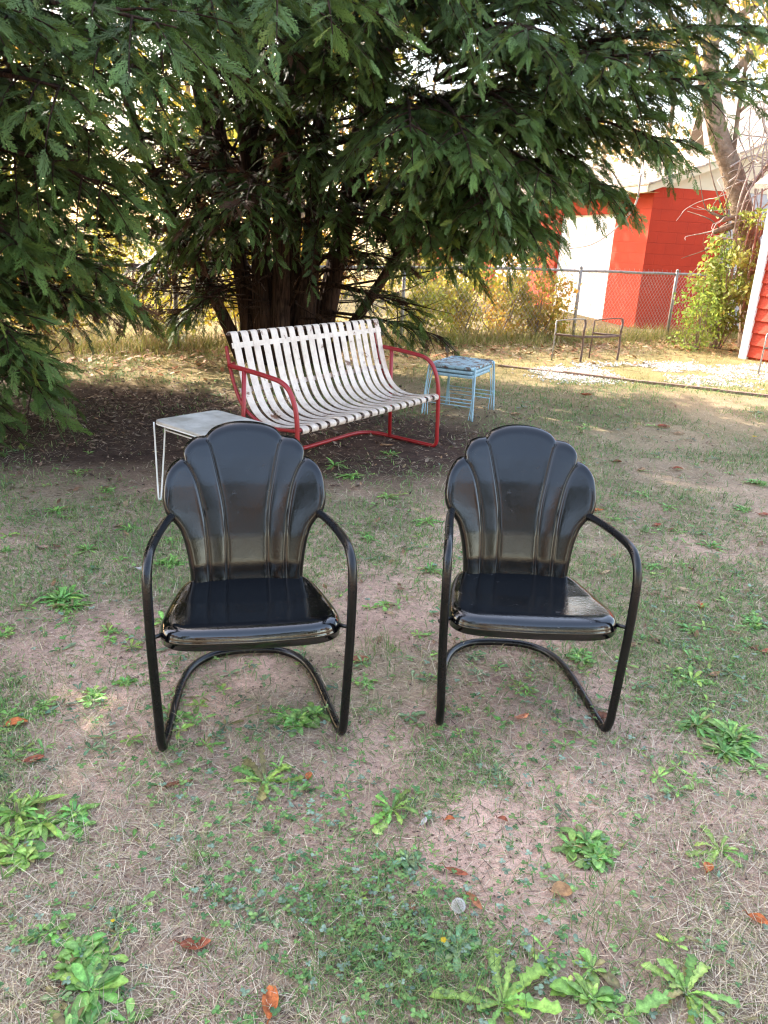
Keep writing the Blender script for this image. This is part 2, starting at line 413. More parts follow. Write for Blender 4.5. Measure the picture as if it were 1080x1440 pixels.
def build_ground_cover():
    # dead straw lying on the soil
    mb = MB()
    x, y = scatter(105000, .75, 8.5, 1.3)
    k = rng.random(len(x)) < np.clip((fbm(x * 2.4, y * 2.4, 31, 4) - .30) * 3., .12, 1) * (1 - .55 * mulch_shade(x, y)); x = x[k]; y = y[k]; n = len(x)
    sc = np.clip(.75 + y * .1, .8, 1.5)
    blades(mb, x, y, U(.025, .095, n) * sc, U(.0009, .0019, n) * sc, U(-.05, .3, n), U(-.2, .5, n),
           pal([(.56, .45, .31), (.46, .36, .25), (.68, .57, .42), (.28, .20, .14), (.40, .33, .25)], n, .35), .003)
    # upright bleached tufts
    x, y = scatter(60000, .8, 8.8, 1.1)
    k = rng.random(len(x)) < np.clip((fbm(x * 2.2, y * 2.2, 41, 4) - .36) * 3.2, .03, 1) * (1 - .85 * mulch_shade(x, y)); x = x[k]; y = y[k]; n = len(x)
    sc = np.clip(.75 + y * .09, .8, 1.5)
    blades(mb, x, y, U(.02, .06, n) * sc, U(.0011, .002, n) * sc, U(.2, 1.3, n), U(.2, 1.6, n),
           pal([(.52, .44, .27), (.60, .51, .33), (.38, .33, .18), (.32, .30, .15)], n, .35), .0)
    o = mb.build('dead_straw', M['straw'], smooth=False); tag(o, 'bleached dead straw and dry grass tufts lying over the yard', 'dry grass', None, 'stuff')
    # living grass in patches
    mb = MB()
    x, y = scatter(330000, .75, 9.5, 1.05)
    dens = np.clip((fbm(x * 1.6 + 5, y * 1.6, 51, 4) - .46) * 5 + .16 * np.clip(y - 1.8, 0, 2.5) + .10, .08, 1) * (1 - .9 * mulch_shade(x, y)) * (1 - .3 * np.exp(-((y - 1.0) / .5) ** 2))
    k = rng.random(len(x)) < dens; x = x[k]; y = y[k]; n = len(x)
    sc = np.clip(.75 + y * .09, .8, 1.5)
    blades(mb, x, y, U(.018, .06, n) * sc, U(.0012, .0026, n) * (.8 + .22 * y), U(.15, 1.3, n), U(.3, 1.7, n),
           pal([(.13, .25, .065), (.17, .28, .085), (.22, .28, .10), (.11, .22, .065), (.26, .27, .12)], n, .35), 0.)
    # taller sprouting tufts
    for cx, cy, r, h, num in [(.02, 2.55, .03, .11, 60), (-.42, 1.48, .02, .06, 40), (.17, 1.18, .07, .12, 140), (-.04, 1.24, .06, .08, 90), (.55, 1.35, .06, .07, 80),
                              (.66, 1.28, .05, .06, 70), (-.2, 1.22, .07, .07, 110), (-.95, 2.3, .1, .06, 80), (.9, 2.7, .12, .07, 120), (1.2, 3.2, .15, .07, 120)]:
        xx = cx + rng.normal(0, r, num); yy = cy + rng.normal(0, r, num)
        blades(mb, xx, yy, U(.5, 1.1, num) * h, U(.0012, .0024, num), U(.6, 1.5, num), U(.1, 1., num), pal([(.11, .2, .06), (.15, .22, .07), (.2, .22, .09)], num, .25))
    for ox, oy, ya in ((-.35, 1.92, R_(12.7)), (.474, 2.06, R_(1.))):
        for lx, ly in ((-.264, .0), (.264, .0), (-.25, .16), (.25, .16), (-.22, .38), (.22, .38), (0, .557), (-.1, .545), (.1, .545)):
            c_, s_ = math.cos(ya), math.sin(ya); num = 34
            xx = ox + lx * c_ - ly * s_ + rng.normal(0, .028, num); yy = oy + lx * s_ + ly * c_ + rng.normal(0, .028, num)
            blades(mb, xx, yy, U(.02, .055, num), U(.0012, .0024, num), U(.2, 1.4, num), U(.2, 1.4, num), pal([(.13, .2, .06), (.2, .24, .09), (.4, .34, .2), (.5, .42, .28)], num, .3))
    # sunlit weedy strip along the fence
    n = 26000; x = U(-9, 6.5, n); d = np.abs(rng.normal(0, .55, n)); y = 11.35 + .56 * x - d * 1.0 + .25
    sc = U(.08, .38, n) * np.clip(1.2 - d, .3, 1)
    k = (rng.random(n) < .85); x, y, sc = x[k], y[k], sc[k]; n = len(x)
    blades(mb, x, y, sc, U(.004, .009, n), U(.7, 1.5, n), U(.1, 1.1, n), pal([(.26, .27, .06), (.34, .31, .09), (.2, .24, .05), (.42, .34, .14), (.45, .33, .17)], n, .3))
    n = 30000; x = U(-8, 7, n); y = U(8.6, 13.8, n); k = y < 11.6 + .56 * x + .5; x, y = x[k], y[k]; n = len(x)
    blades(mb, x, y, U(.03, .1, n), U(.003, .006, n), U(.2, 1.3, n), U(.2, 1.4, n), pal([(.24, .24, .07), (.36, .30, .11), (.40, .33, .16), (.17, .2, .05)], n, .3))
    o = mb.build('green_grass', M['grass'], smooth=False); tag(o, 'short thin green grass growing in patches over the yard', 'grass', None, 'stuff')
    # clover: three rounded leaflets
    mb = MB()
    cx = []; cy = []
    for px, py, r, num in [(-.2, 1.62, .16, 520), (-.33, 1.37, .06, 150), (-.17, 1.38, .07, 150), (.1, 1.28, .12, 420), (.03, 1.45, .07, 160), (.36, 1.2, .1, 200), (-.55, 1.78, .12, 200),
                           (-.62, 1.30, .1, 120), (.5, 1.5, .1, 60), (.3, 1.36, .13, 90), (-.05, 1.15, .12, 220), (.62, 1.9, .2, 120), (-.9, 2.35, .2, 170), (.42, 2.3, .2, 100), (.05, 2.0, .2, 120), (.75, 1.75, .2, 90)]:
        num = int(num * .42); cx.append(px + rng.normal(0, r, num)); cy.append(py + rng.normal(0, r * .8, num))
    x, y = scatter(12000, .8, 6.5, 1.2); k = rng.random(len(x)) < np.clip((fbm(x * 2.6, y * 2.6 + 7, 61, 3) - .5) * 3.5, .05, 1) * (1 - mulch_shade(x, y)); cx.append(x[k]); cy.append(y[k])
    x = np.concatenate(cx); y = np.concatenate(cy); n = len(x)
    r = U(.0028, .0065, n) * np.clip(.8 + .12 * y, .9, 1.5); h = U(.006, .028, n)
    teal = rng.random(n) < .22
    colr = np.where(teal[:, None], pal([(.26, .37, .27), (.2, .30, .20)], n, .2), pal([(.13, .29, .08), (.18, .34, .10), (.10, .23, .08), (.22, .36, .11)], n, .25))
    a0 = U(0, 6.28, n)
    for q in range(3):
        a = a0 + q * 2.094; c = np.stack([x + np.cos(a) * r * .95, y + np.sin(a) * r * .95, gz(x, y) + h + U(-.002, .002, n)], -1)
        tilt = U(-.25, .35, n)
        d = np.stack([np.cos(a), np.sin(a), tilt], -1); s = np.stack([-np.sin(a), np.cos(a), U(-.25, .25, n)], -1)
        ang = np.array([180, 128, 70, 22, -22, -70, -128]) * math.pi / 180; rad = np.array([1.05, .9, 1.0, 1.06, 1.06, 1.0, .9])
        ring = c[:, None] + (d[:, None] * (np.cos(ang) * rad)[None, :, None] + s[:, None] * (np.sin(ang) * rad)[None, :, None]) * r[:, None, None]
        V = np.concatenate([c[:, None] + np.array([0, 0, -.001]), ring], 1); m = 8
        i = np.arange(n)[:, None, None] * m
        tri = np.array([[0, 1 + j, 1 + (j + 1) % 7] for j in range(7)])[None]
        Cc = np.repeat(colr[:, None], m, 1).copy(); Cc[:, 0] *= 1.35
        mb.add(V.reshape(-1, 3), (i + tri).reshape(-1, 3), np.clip(Cc, 0, 1).reshape(-1, 3))
    o = mb.build('clover', M['weed'], smooth=False); tag(o, 'low clover and tiny round leaved ground cover in the bare soil', 'clover', None, 'stuff')
    # sunlit leaf litter by the fence and beyond, and crumbs of mulch under the trees
    mb = MB()
    n = 9000; x = U(-9, 7.5, n); y = 11.3 + .56 * x + rng.normal(-.3, .9, n)
    n2 = 7000; x2 = rng.normal(-1.9, 1.5, n2); y2 = rng.normal(6.2, .9, n2)
    n3 = 3500; x3, y3 = scatter(n3, 2.6, 9.5, 1.0)
    k3 = rng.random(n3) < .22
    for x, y, size, cols in [(x, y, U(.02, .07, n), [(.40, .24, .11), (.50, .32, .15), (.3, .17, .08), (.56, .43, .24), (.48, .22, .10)]),
                             (x2, y2, U(.008, .03, n2), [(.16, .10, .07), (.10, .065, .05), (.24, .16, .11), (.07, .045, .035), (.3, .23, .17)]),
                             (x3[k3], y3[k3], U(.012, .03, k3.sum()), [(.32, .19, .1), (.25, .14, .08), (.42, .3, .18)])]:
        n = len(x); a = U(0, 6.28, n); t = U(-.5, .5, n); t2 = U(-.5, .5, n)
        d = np.stack([np.cos(a), np.sin(a), t], -1) * size[:, None]; s = np.stack([-np.sin(a), np.cos(a), t2], -1) * (size * U(.3, .6, n))[:, None]
        p = np.stack([x, y, gz(x, y) + .006 + size * .25], -1)
        V = np.stack([p - d, p - s * .9 - d * .1, p + d, p + s * .9 + d * .1], 1)
        mb.add(V.reshape(-1, 3), np.arange(n * 4).reshape(-1, 4), np.repeat(pal(cols, n, .3), 4, 0))
    o = mb.build('leaf_litter', M['deadleaf'], smooth=False); tag(o, 'brown leaf litter and crumbs under the trees and along the fence', 'leaf litter', None, 'stuff')
    # crumbs of soil, chaff and twig bits that break the bare earth up
    n = 26000; x, y = scatter(n, .75, 7.5, 1.45); k = rng.random(n) < np.clip((fbm(x * 3.1, y * 3.1, 91, 3) - .3) * 2.5, .15, 1); x, y = x[k], y[k]; n = len(x)
    r = U(.0012, .0048, n) * (.8 + .12 * y); P = np.stack([x, y, gz(x, y) + r * .35], -1)
    octv = np.array([[1, 0, 0], [0, 1, 0], [-1, 0, 0], [0, -1, 0], [0, 0, .8], [0, 0, -.8]], float); f = np.array([[0, 1, 4], [1, 2, 4], [2, 3, 4], [3, 0, 4]])
    V = octv[None] * r[:, None, None] * U(.5, 1.5, (n, 6, 1)) + P[:, None]
    mb = MB(); mb.add(V.reshape(-1, 3), (np.arange(n)[:, None, None] * 6 + f[None]).reshape(-1, 3), np.repeat(pal([(.46, .32, .23), (.30, .2, .14), (.16, .105, .075), (.58, .43, .32), (.10, .07, .05)], n, .3), 6, 0))
    n = 5200; x, y = scatter(n, .75, 7, 1.3)
    blades(mb, x, y, U(.01, .05, n), U(.0012, .003, n), U(-.05, .2, n), U(-.2, .4, n), pal([(.12, .08, .06), (.2, .14, .1), (.09, .06, .05)], n, .3), .004)
    o = mb.build('soil_crumbs', M['straw'], smooth=False); tag(o, 'crumbs of dry soil, chaff and twig bits on the bare earth', 'soil crumbs', None, 'stuff')
    # gravel
    mb = MB()
    n = 17000; q = rng.random((n, 2))
    A = np.array([1.75, 8.85]); B = np.array([5.6, 9.2]); Cc = np.array([5.7, 11.4]); D = np.array([1.7, 10.0])
    P = (A * (1 - q[:, :1]) + B * q[:, :1]) * (1 - q[:, 1:]) + (D * (1 - q[:, :1]) + Cc * q[:, :1]) * q[:, 1:]
    P += rng.normal(0, .12, P.shape)
    k = fbm(P[:, 0] * 1.3, P[:, 1] * 1.3, 71, 4) > .36 + .25 * np.clip(.3 - q[:, 1], 0, .3) / .3 * rng.random(n) + .2 * rng.random(n) ** 2; P = P[k]; n = len(P)
    r = U(.006, .018, n)
    octv = np.array([[1, 0, 0], [0, 1, 0], [-1, 0, 0], [0, -1, 0], [0, 0, .8], [0, 0, -.8]], float)
    V = octv[None] * r[:, None, None] * U(.6, 1.35, (n, 6, 1))
    V = V + np.stack([P[:, 0], P[:, 1], gz(P[:, 0], P[:, 1]) + r * .4], -1)[:, None]
    f = np.array([[0, 1, 4], [1, 2, 4], [2, 3, 4], [3, 0, 4], [1, 0, 5], [2, 1, 5], [3, 2, 5], [0, 3, 5]])
    mb.add(V.reshape(-1, 3), (np.arange(n)[:, None, None] * 6 + f[None]).reshape(-1, 3), np.repeat(pal([(.60, .57, .53), (.46, .43, .40), (.70, .67, .62), (.34, .29, .24)], n, .15), 6, 0))
    o = mb.build('gravel', M['stone'], smooth=False); tag(o, 'pale sunlit gravel spread in front of the fence', 'gravel', None, 'stuff')
build_ground_cover()

# ------------------------------------------------------------ shell-back chairs
def poly_at(P, t):
    P = np.asarray(P, float); d = np.r_[0, np.cumsum(np.linalg.norm(np.diff(P, axis=0), axis=1))]; d /= d[-1]
    return np.stack([np.interp(t, d, P[:, k]) for k in range(P.shape[1])], -1)

def smooth_poly(P, n=80):
    return spline(P, n)

INNER = smooth_poly([(.066, .365), (.065, .44), (.066, .514), (.074, .614), (.095, .722), (.110, .785), (.123, .817)])
OUTERG = smooth_poly([(.122, .365), (.123, .43), (.126, .49), (.133, .572), (.153, .672), (.173, .722), (.195, .756)])
SIDE = smooth_poly([(.181, .365), (.185, .42), (.194, .48), (.208, .532), (.226, .562), (.245, .584), (.256, .608), (.260, .640), (.257, .675)])
ARC1 = smooth_poly([(.257, .675), (.249, .710), (.233, .737), (.212, .752), (.195, .756)], 40)
ARC2 = smooth_poly([(.195, .756), (.194, .778), (.182, .799), (.158, .813), (.123, .817)], 40)
ARC3 = smooth_poly([(.123, .817), (.101, .838), (.057, .853), (0, .858), (-.057, .853), (-.101, .838), (-.123, .817)], 60)
mir = lambda P: P * np.array([-1, 1])

def back_y(z):
    return np.interp(z, [.34, .365, .43, .52, .60, .68, .76, .87], [.400, .402, .411, .434, .462, .492, .527, .580])

def make_backrest(parent, mat):
    mb = MB()
    outline = np.concatenate([SIDE, ARC1[1:], ARC2[1:], ARC3[1:], mir(ARC2)[::-1][1:], mir(ARC1)[::-1][1:], mir(SIDE)[::-1][1:]])
    def edge_dist(P):
        a = outline[:-1]; b = outline[1:]; ab = b - a
        out = np.full(len(P), 9.)
        for i in range(0, len(P), 4000):
            q = P[i:i + 4000]
            t = np.clip(((q[:, None] - a) * ab).sum(-1) / ((ab ** 2).sum(-1) + 1e-12), 0, 1)
            out[i:i + 4000] = np.linalg.norm(q[:, None] - (a + ab * t[..., None]), axis=-1).min(1)
        return out
    def depth(P, puff, d):
        y = back_y(P[:, 1]) - .045 * (P[:, 0] / .26) ** 2
        rim = np.clip(1 - d / .024, 0, 1)
        y = y + .020 * (1 - np.sqrt(np.clip(1 - rim ** 2, 0, 1)))
        return y - puff
    nt_, nu = 56, 18
    tau = np.linspace(0, 1, nt_); tt = 1 - (1 - tau) ** 1.5
    uu = .5 - .5 * np.cos(np.linspace(0, math.pi, nu)) * .75 - .25 * (1 - 2 * np.linspace(0, 1, nu)) * .5
    uu = (uu - uu[0]) / (uu[-1] - uu[0])
    lobes = [(SIDE, OUTERG, ARC1), (OUTERG, INNER, ARC2), (INNER, mir(INNER), ARC3), (mir(INNER), mir(OUTERG), mir(ARC2)[::-1]), (mir(OUTERG), mir(SIDE), mir(ARC1)[::-1])]
    for Lc, Rc, arc in lobes:
        Lp = poly_at(Lc, tt); Rp = poly_at(Rc, tt); top = poly_at(arc, uu)
        P = Lp[:, None] * (1 - uu)[None, :, None] + Rp[:, None] * uu[None, :, None]
        corr = top - (Lp[-1] * (1 - uu)[:, None] + Rp[-1] * uu[:, None])
        P = P + (tt ** 5)[:, None, None] * corr[None]
        P2 = P.reshape(-1, 2)
        uf = np.tile(uu, nt_); wd = np.linalg.norm(Lp - Rp, axis=1).repeat(nu)
        de = np.minimum(uf, 1 - uf) * wd
        puff = .0042 * (1 - np.exp(-(de / .004) ** 1.3)) + .0025 * (1 - (2 * uf - 1) ** 2)
        y = depth(P2, puff, edge_dist(P2))
        V = np.stack([P2[:, 0], y, P2[:, 1]], -1)
        i = np.arange(nt_ - 1)[:, None] * nu + np.arange(nu - 1)[None]
        mb.add(V, np.stack([i, i + nu, i + nu + 1, i + 1], -1).reshape(-1, 4))
    # raised beads in the grooves
    for g in (INNER, OUTERG, mir(INNER), mir(OUTERG)):
        q = poly_at(g, np.linspace(0.0, .985, 40)); y = back_y(q[:, 1]) - .045 * (q[:, 0] / .26) ** 2
        mb.tube(np.stack([q[:, 0], y - .0005, q[:, 1]], -1),   .0022, 6)
    # rolled rim, turned back behind the sheet
    q = outline; yb = back_y(q[:, 1]) - .045 * (q[:, 0] / .26) ** 2 + .020
    cen = np.array([0, .62]); inw = nrm(cen - q)
    rows = [np.stack([q[:, 0], yb, q[:, 1]], -1)]
    for dy, di in ((.006, -.001), (.012, .001), (.016, .006), (.014, .014)):
        p = q + inw * di; rows.append(np.stack([p[:, 0], yb + dy, p[:, 1]], -1))
    V = np.concatenate(rows); n = len(q)
    F = np.concatenate([np.stack([k * n + np.arange(n - 1), k * n + np.arange(n - 1) + 1, (k + 1) * n + np.arange(n - 1) + 1, (k + 1) * n + np.arange(n - 1)], -1) for k in range(4)])
    mb.add(V, F)
    return mb.build('backrest', mat, parent)

def make_seat(parent, mat):
    mb = MB()
    half = spline([(0, -.014), (.08, -.012), (.15, -.009), (.198, -.002), (.230, .012), (.250, .036), (.258, .075), (.2575, .12), (.251, .19), (.239, .27), (.222, .35), (.203, .405), (.180, .428), (.145, .433), (.08, .434), (0, .434)], 120)
    loop = np.concatenate([half, mir(half)[::-1][1:-1] if False else (half * np.array([-1, 1]))[::-1][1:-1]])
    n = len(loop); cen = np.array([0, .20])
    inw = cen - loop; dist = np.linalg.norm(inw, axis=1, keepdims=True); inw = inw / dist
    def ztop(P):
        zz = np.interp(P[:, 1], [-.02, .03, .10, .22, .34, .44], [.402, .4055, .400, .386, .378, .376])
        return zz - .010 * np.clip(1 - (P[:, 0] / .22) ** 2, 0, 1) * np.clip(1 - ((P[:, 1] - .22) / .2) ** 2, 0, 1)
    drop = .058
    rows = []
    zt = ztop(loop)
    prof = [(.012, -drop - .001), (.002, -drop), (.0, -drop + .004), (.0, -.040), (-.003, -.0375), (-.0038, -.034), (-.001, -.0305), (.0, -.026), (.002, -.019), (.006, -.0115), (.012, -.0058), (.019, -.0022), (.028, -.0003), (.034, 0)]
    front = np.clip(1 - loop[:, 1] / .12, 0, 1)
    for di, dz in prof:
        p = loop + inw * di
        rows.append(np.stack([p[:, 0], p[:, 1], zt + dz * 1.0], -1))
    rings = [.09, .2, .35, .5, .65, .8, .92]
    for f in rings:
        p = loop + inw * np.minimum(.028 + (dist - .028) * f, dist); rows.append(np.stack([p[:, 0], p[:, 1], ztop(p)], -1))
    V = np.concatenate(rows); m = len(rows)
    j = np.arange(n); k = (j + 1) % n
    F = np.concatenate([np.stack([r * n + j, r * n + k, (r + 1) * n + k, (r + 1) * n + j], -1) for r in range(m - 1)])
    mb.add(V, F)
    mb.add([[0, .20, float(ztop(np.array([[0, .2]]))[0])]], np.zeros((0, 3), int)); c = mb.n - 1
    mb.T.append(np.stack([(m - 1) * n + j, (m - 1) * n + k, np.full(n, c)], -1))
    return mb.build('seat', mat, parent)

def make_frame(parent, mat):
    mb = MB()
    right = [(.214, .485, .560), (.226, .462, .574), (.240, .40, .592), (.256, .28, .606), (.268, .16, .614), (.275, .085, .612), (.279, .040, .590), (.2805, .016, .550), (.280, .006, .48),
             (.278, .003, .36), (.273, .001, .22), (.268, -.002, .10), (.267, .003, .056), (.2648, .020, .022), (.2615, .054, .0110), (.256, .10, .010), (.246, .20, .010), (.236, .29, .012), (.222, .375, .014), (.196, .455, .016), (.155, .512, .017), (.10, .545, .018), (.04, .556, .018), (0, .557, .018)]
    R = np.array(right); Lf = R * np.array([-1, 1, 1])
    P = spline(np.concatenate([R, Lf[::-1][1:]]), 240)
    mb.tube(P, .0134, 12)
    # bolts at back and seat
    for sx in (-1, 1):
        mb.tube([(sx * .213, .455, .566), (sx * .213, .490, .566)], .008, 8)
        mb.tube([(sx * .245, .045, .378), (sx * .292, .045 - .03, .378)], .006, 8)
        # seat rail running under the pan to the back
        mb.tube(spline([(sx * .225, .03, .352), (sx * .20, .2, .342), (sx * .165, .40, .345), (sx * .16, .425, .40), (sx * .165, .45, .48)], 24), .009, 8)
    return mb.build('frame', mat, parent)

def make_chair(label, loc, rotz, seatmat):
    t = thing('lawn_chair', label, 'chair', loc, rotz, 'black shell back metal lawn chairs')
    make_backrest(t, M['back']); make_seat(t, seatmat); make_frame(t, M['tubeblack'])
    return t
make_chair('glossy black shell-back metal lawn chair in front of the white wire table', (-.35, 1.92, -.004), R_(12.7), M['seat'])
make_chair('black shell-back metal lawn chair with a scuffed dusty seat, standing right of the other one', (.474, 2.06, -.004), R_(1.), M['seatworn'])

# ----------------------------------------------------------------- slatted bench
def build_bench():
    t = thing('slatted_bench', 'rusty white slatted metal bench with red tube arms under the cypress', 'bench', (-.08, 4.885, 0), R_(55.67))
    prof = spline([(.590, .868), (.572, .884), (.553, .880), (.540, .850), (.522, .79), (.497, .70), (.470, .61), (.440, .535), (.400, .465), (.345, .415), (.275, .388), (.19, .382), (.10, .392), (.03, .408), (.002, .409), (-.014, .398), (-.014, .378), (.0, .370)], 110)
    mb = MB(); n = 18; Lb = 1.51; pitch = Lb / n
    T = nrm(np.gradient(prof, axis=0)); N = np.stack([-T[:, 1], T[:, 0]], -1)
    for i in range(n):
        x = -Lb / 2 + pitch * (i + .5) + U(-.003, .003); wd = pitch * .66 / 2
        th = .0018
        rows = []
        for off in (th, -th):
            q = prof + N * off
            for sx in (-1, 1): rows.append(np.stack([np.full(len(q), x + sx * wd), q[:, 0] + U(-.002, .002), q[:, 1]], -1))
        V = np.concatenate(rows); m = len(prof); j = np.arange(m - 1)
        F = []
        for a, b in ((0, 1), (3, 2), (2, 0), (1, 3)):
            F.append(np.stack([a * m + j, a * m + j + 1, b * m + j + 1, b * m + j], -1))
        mb.add(V, np.concatenate(F))
    mb.build('slatted_seat', M['benchwhite'], t, smooth=False)
    for (y, z, dy, dz) in ((.523, .812, .022, .075), (.462, .556, .03, .075)):
        mb = MB(); q = np.array([y, z]); d = nrm(np.array([dy, dz])); nn = np.array([-d[1], d[0]]) * -1
        c = q + nn * .0055
        ang = math.atan2(d[0], d[1])
        rot = np.array([[1, 0, 0], [0, math.cos(ang), math.sin(ang)], [0, -math.sin(ang), math.cos(ang)]])
        mb.box((0, c[0], c[1]), (1.50, .003, .032), rot); mb.build('cross_band', M['benchwhite'], t, smooth=False)
    mb = MB(); mb.tube([(-.735, -.001, .388), (.735, -.001, .388)], .010, 10); mb.build('front_rod', M['rustmetal'], t)
    mb = MB(); mb.tube([(-.74, .573, .870), (.74, .573, .870)], .010, 10); mb.build('top_rod', M['rustmetal'], t)
    # red tube frame: arm, front leg, runner and rear crossbar in one bend
    A = [(.745, .560, .690), (.75, .52, .690), (.755, .38, .682), (.76, .22, .668), (.76, .13, .652), (.76, .07, .612), (.762, .03, .54), (.764, .008, .45), (.768, .0, .3), (.772, -.004, .13), (.775, -.004, .06), (.776, .012, .026), (.778, .05, .016), (.785, .18, .016), (.79, .32, .016), (.79, .45, .018), (.775, .55, .02), (.72, .615, .022), (.60, .645, .024), (.3, .645, .022), (0, .64, .022)]
    A = np.array(A); P = spline(np.concatenate([A, (A * np.array([-1, 1, 1]))[::-1][1:]]), 260)
    mb = MB(); mb.tube(P, .0145, 12)
    # seat brackets
    for sx in (-1, 1):
        mb.tube([(sx * .70, .0, .395), (sx * .765, .004, .395)], .011, 8)
        mb.tube([(sx * .70, .565, .70), (sx * .75, .555, .690)], .011, 8)
    mb.build('tube_frame', M['red'], t)
    for sx in (-1, 1):
        mb = MB(); mb.tube([(sx * .757, .425, .68), (sx * .77, .425, .35), (sx * .788, .425, .02)], .0135, 10); mb.build('rear_post', M['red'], t)
        mb = MB(); mb.tube(spline([(sx * .742, .585, .80), (sx * .744, .555, .68), (sx * .745, .50, .54), (sx * .745, .42, .44), (sx * .745, .25, .372), (sx * .745, .02, .385)], 40), .011, 8)
        mb.build('seat_rail', M['red'], t)
build_bench()

# ---------------------------------------------------------------- white wire table
def rrect(hx, hy, r, n=7):
    P = []
    for cx, cy, a0 in ((hx - r, hy - r, 0), (-hx + r, hy - r, 90), (-hx + r, -hy + r, 180), (hx - r, -hy + r, 270)):
        for a in np.linspace(a0, a0 + 90, n): P.append((cx + r * math.cos(R_(a)), cy + r * math.sin(R_(a))))
    return np.array(P)

def plate(mb, loop, prof):
    """closed plan loop swept through (inset, z) rings and closed top and bottom"""
    n = len(loop); c = loop.mean(0); rows = []
    for di, z in prof:
        d = loop - c; L = np.linalg.norm(d, axis=1, keepdims=True); p = c + d * (1 - di / L)
        rows.append(np.concatenate([p, np.full((n, 1), z)], 1))
    V = np.concatenate(rows); j = np.arange(n); k = (j + 1) % n; b = mb.n; m = len(rows)
    mb.add(V, np.concatenate([np.stack([r * n + j, r * n + k, (r + 1) * n + k, (r + 1) * n + j], -1) for r in range(m - 1)]))
    for r, s in ((0, -1), (m - 1, 1)):
        mb.add([[c[0], c[1], rows[r][:, 2].mean()]], np.zeros((0, 3), int)); ci = mb.n - 1
        f = np.stack([b + r * n + j, b + r * n + k, np.full(n, ci)], -1)
        mb.T.append(f if s > 0 else f[:, [1, 0, 2]])

def build_wire_table():
    ang = math.atan2(-.285, .345)
    t = thing('wire_table', 'small white wire-leg side table with a stained top beside the slatted bench', 'side table', (-.955, 4.085, 0), ang)
    hx, hy = .24, .215
    mb = MB(); plate(mb, rrect(hx, hy, .045), [(.012, .446), (.001, .447), (0, .451), (.0, .458), (.002, .462), (.010, .4635), (.02, .461), (.10, .4605)])
    mb.build('table_top', M['tabletop'], t)
    for sx in (-1, 1):
        for sy in (-1, 1):
            mb = MB()
            mb.tube(spline([(sx * (hx - .008), sy * (hy - .075), .450), (sx * (hx - .004), sy * (hy - .055), .25), (sx * (hx + .002), sy * (hy - .03), .02), (sx * (hx + .003), sy * (hy - .022), .005), (sx * (hx + .002), sy * (hy - .012), .02), (sx * (hx - .004), sy * (hy - .006), .25), (sx * (hx - .006), sy * (hy - .003), .450)], 42), .0046, 8)
            mb.build('leg', M['white'], t)
    mb = MB()
    P = rrect(hx - .02, hy - .05, .03); P = np.concatenate([P, P[:1]]); mb.tube(np.concatenate([P, np.full((len(P), 1), .405)], 1), .004, 6, cap=False)
    mb.build('under_rail', M['white'], t)
    mb = MB()
    P = rrect(hx - .003, hy - .003, .045); P = np.concatenate([P, P[:1]]); mb.tube(np.concatenate([P, np.full((len(P), 1), .444)], 1), .0045, 6, cap=False)
    mb.build('rim_wire', M['white'], t)
build_wire_table()

# ---------------------------------------------------------- blue nesting tables
def build_nest():
    ang = math.atan2(.165, .36) * -1
    ex = np.array([.36, -.165]); ang = math.atan2(ex[1], ex[0])
    labels = ['largest sky blue tray-top nesting table, uppermost of the nest, with flaking brown top',
              'middle sky blue nesting table, its tray rim just under the largest one',
              'smallest sky blue nesting table, lowest tray rim of the nest']
    for i, lab in enumerate(labels):
        z = .455 - i * .036; hx = .205 - i * .010; hy = .29 - i * .010; spl = .035 - i * .002
        t = thing('nesting_table', lab, 'side table', (.625, 6.86, 0), ang, 'sky blue nesting tables')
        mb = MB(); plate(mb, rrect(hx, hy, .035), [(.004, z - .028), (.0, z - .026), (0, z - .004), (.003, z), (.010, z - .001), (.016, z - .007), (.08, z - .008)])
        mb.build('tray_top', M['bluetop'] if i == 0 else M['blue'], t)
        for sx in (-1, 1):
            for sy in (-1, 1):
                mb = MB(); mb.tube(spline([(sx * (hx + .006 - i * .003), sy * (hy - .04), z - .006), (sx * (hx + .018), sy * (hy - .03 + spl * .5), z * .5), (sx * (hx + .03 - i * .012), sy * (hy - .03 + spl), .0)], 12), .0085 if i == 0 else .004, 8)
                mb.build('leg', M['blue'], t)
        for sy in (-1, 1):
            zz = .175 - i * .032
            mb = MB(); mb.tube([(-(hx + .018), sy * (hy - .015), zz), (hx + .018, sy * (hy - .015), zz)], .0048, 6); mb.build('stretcher', M['blue'], t)
build_nest()

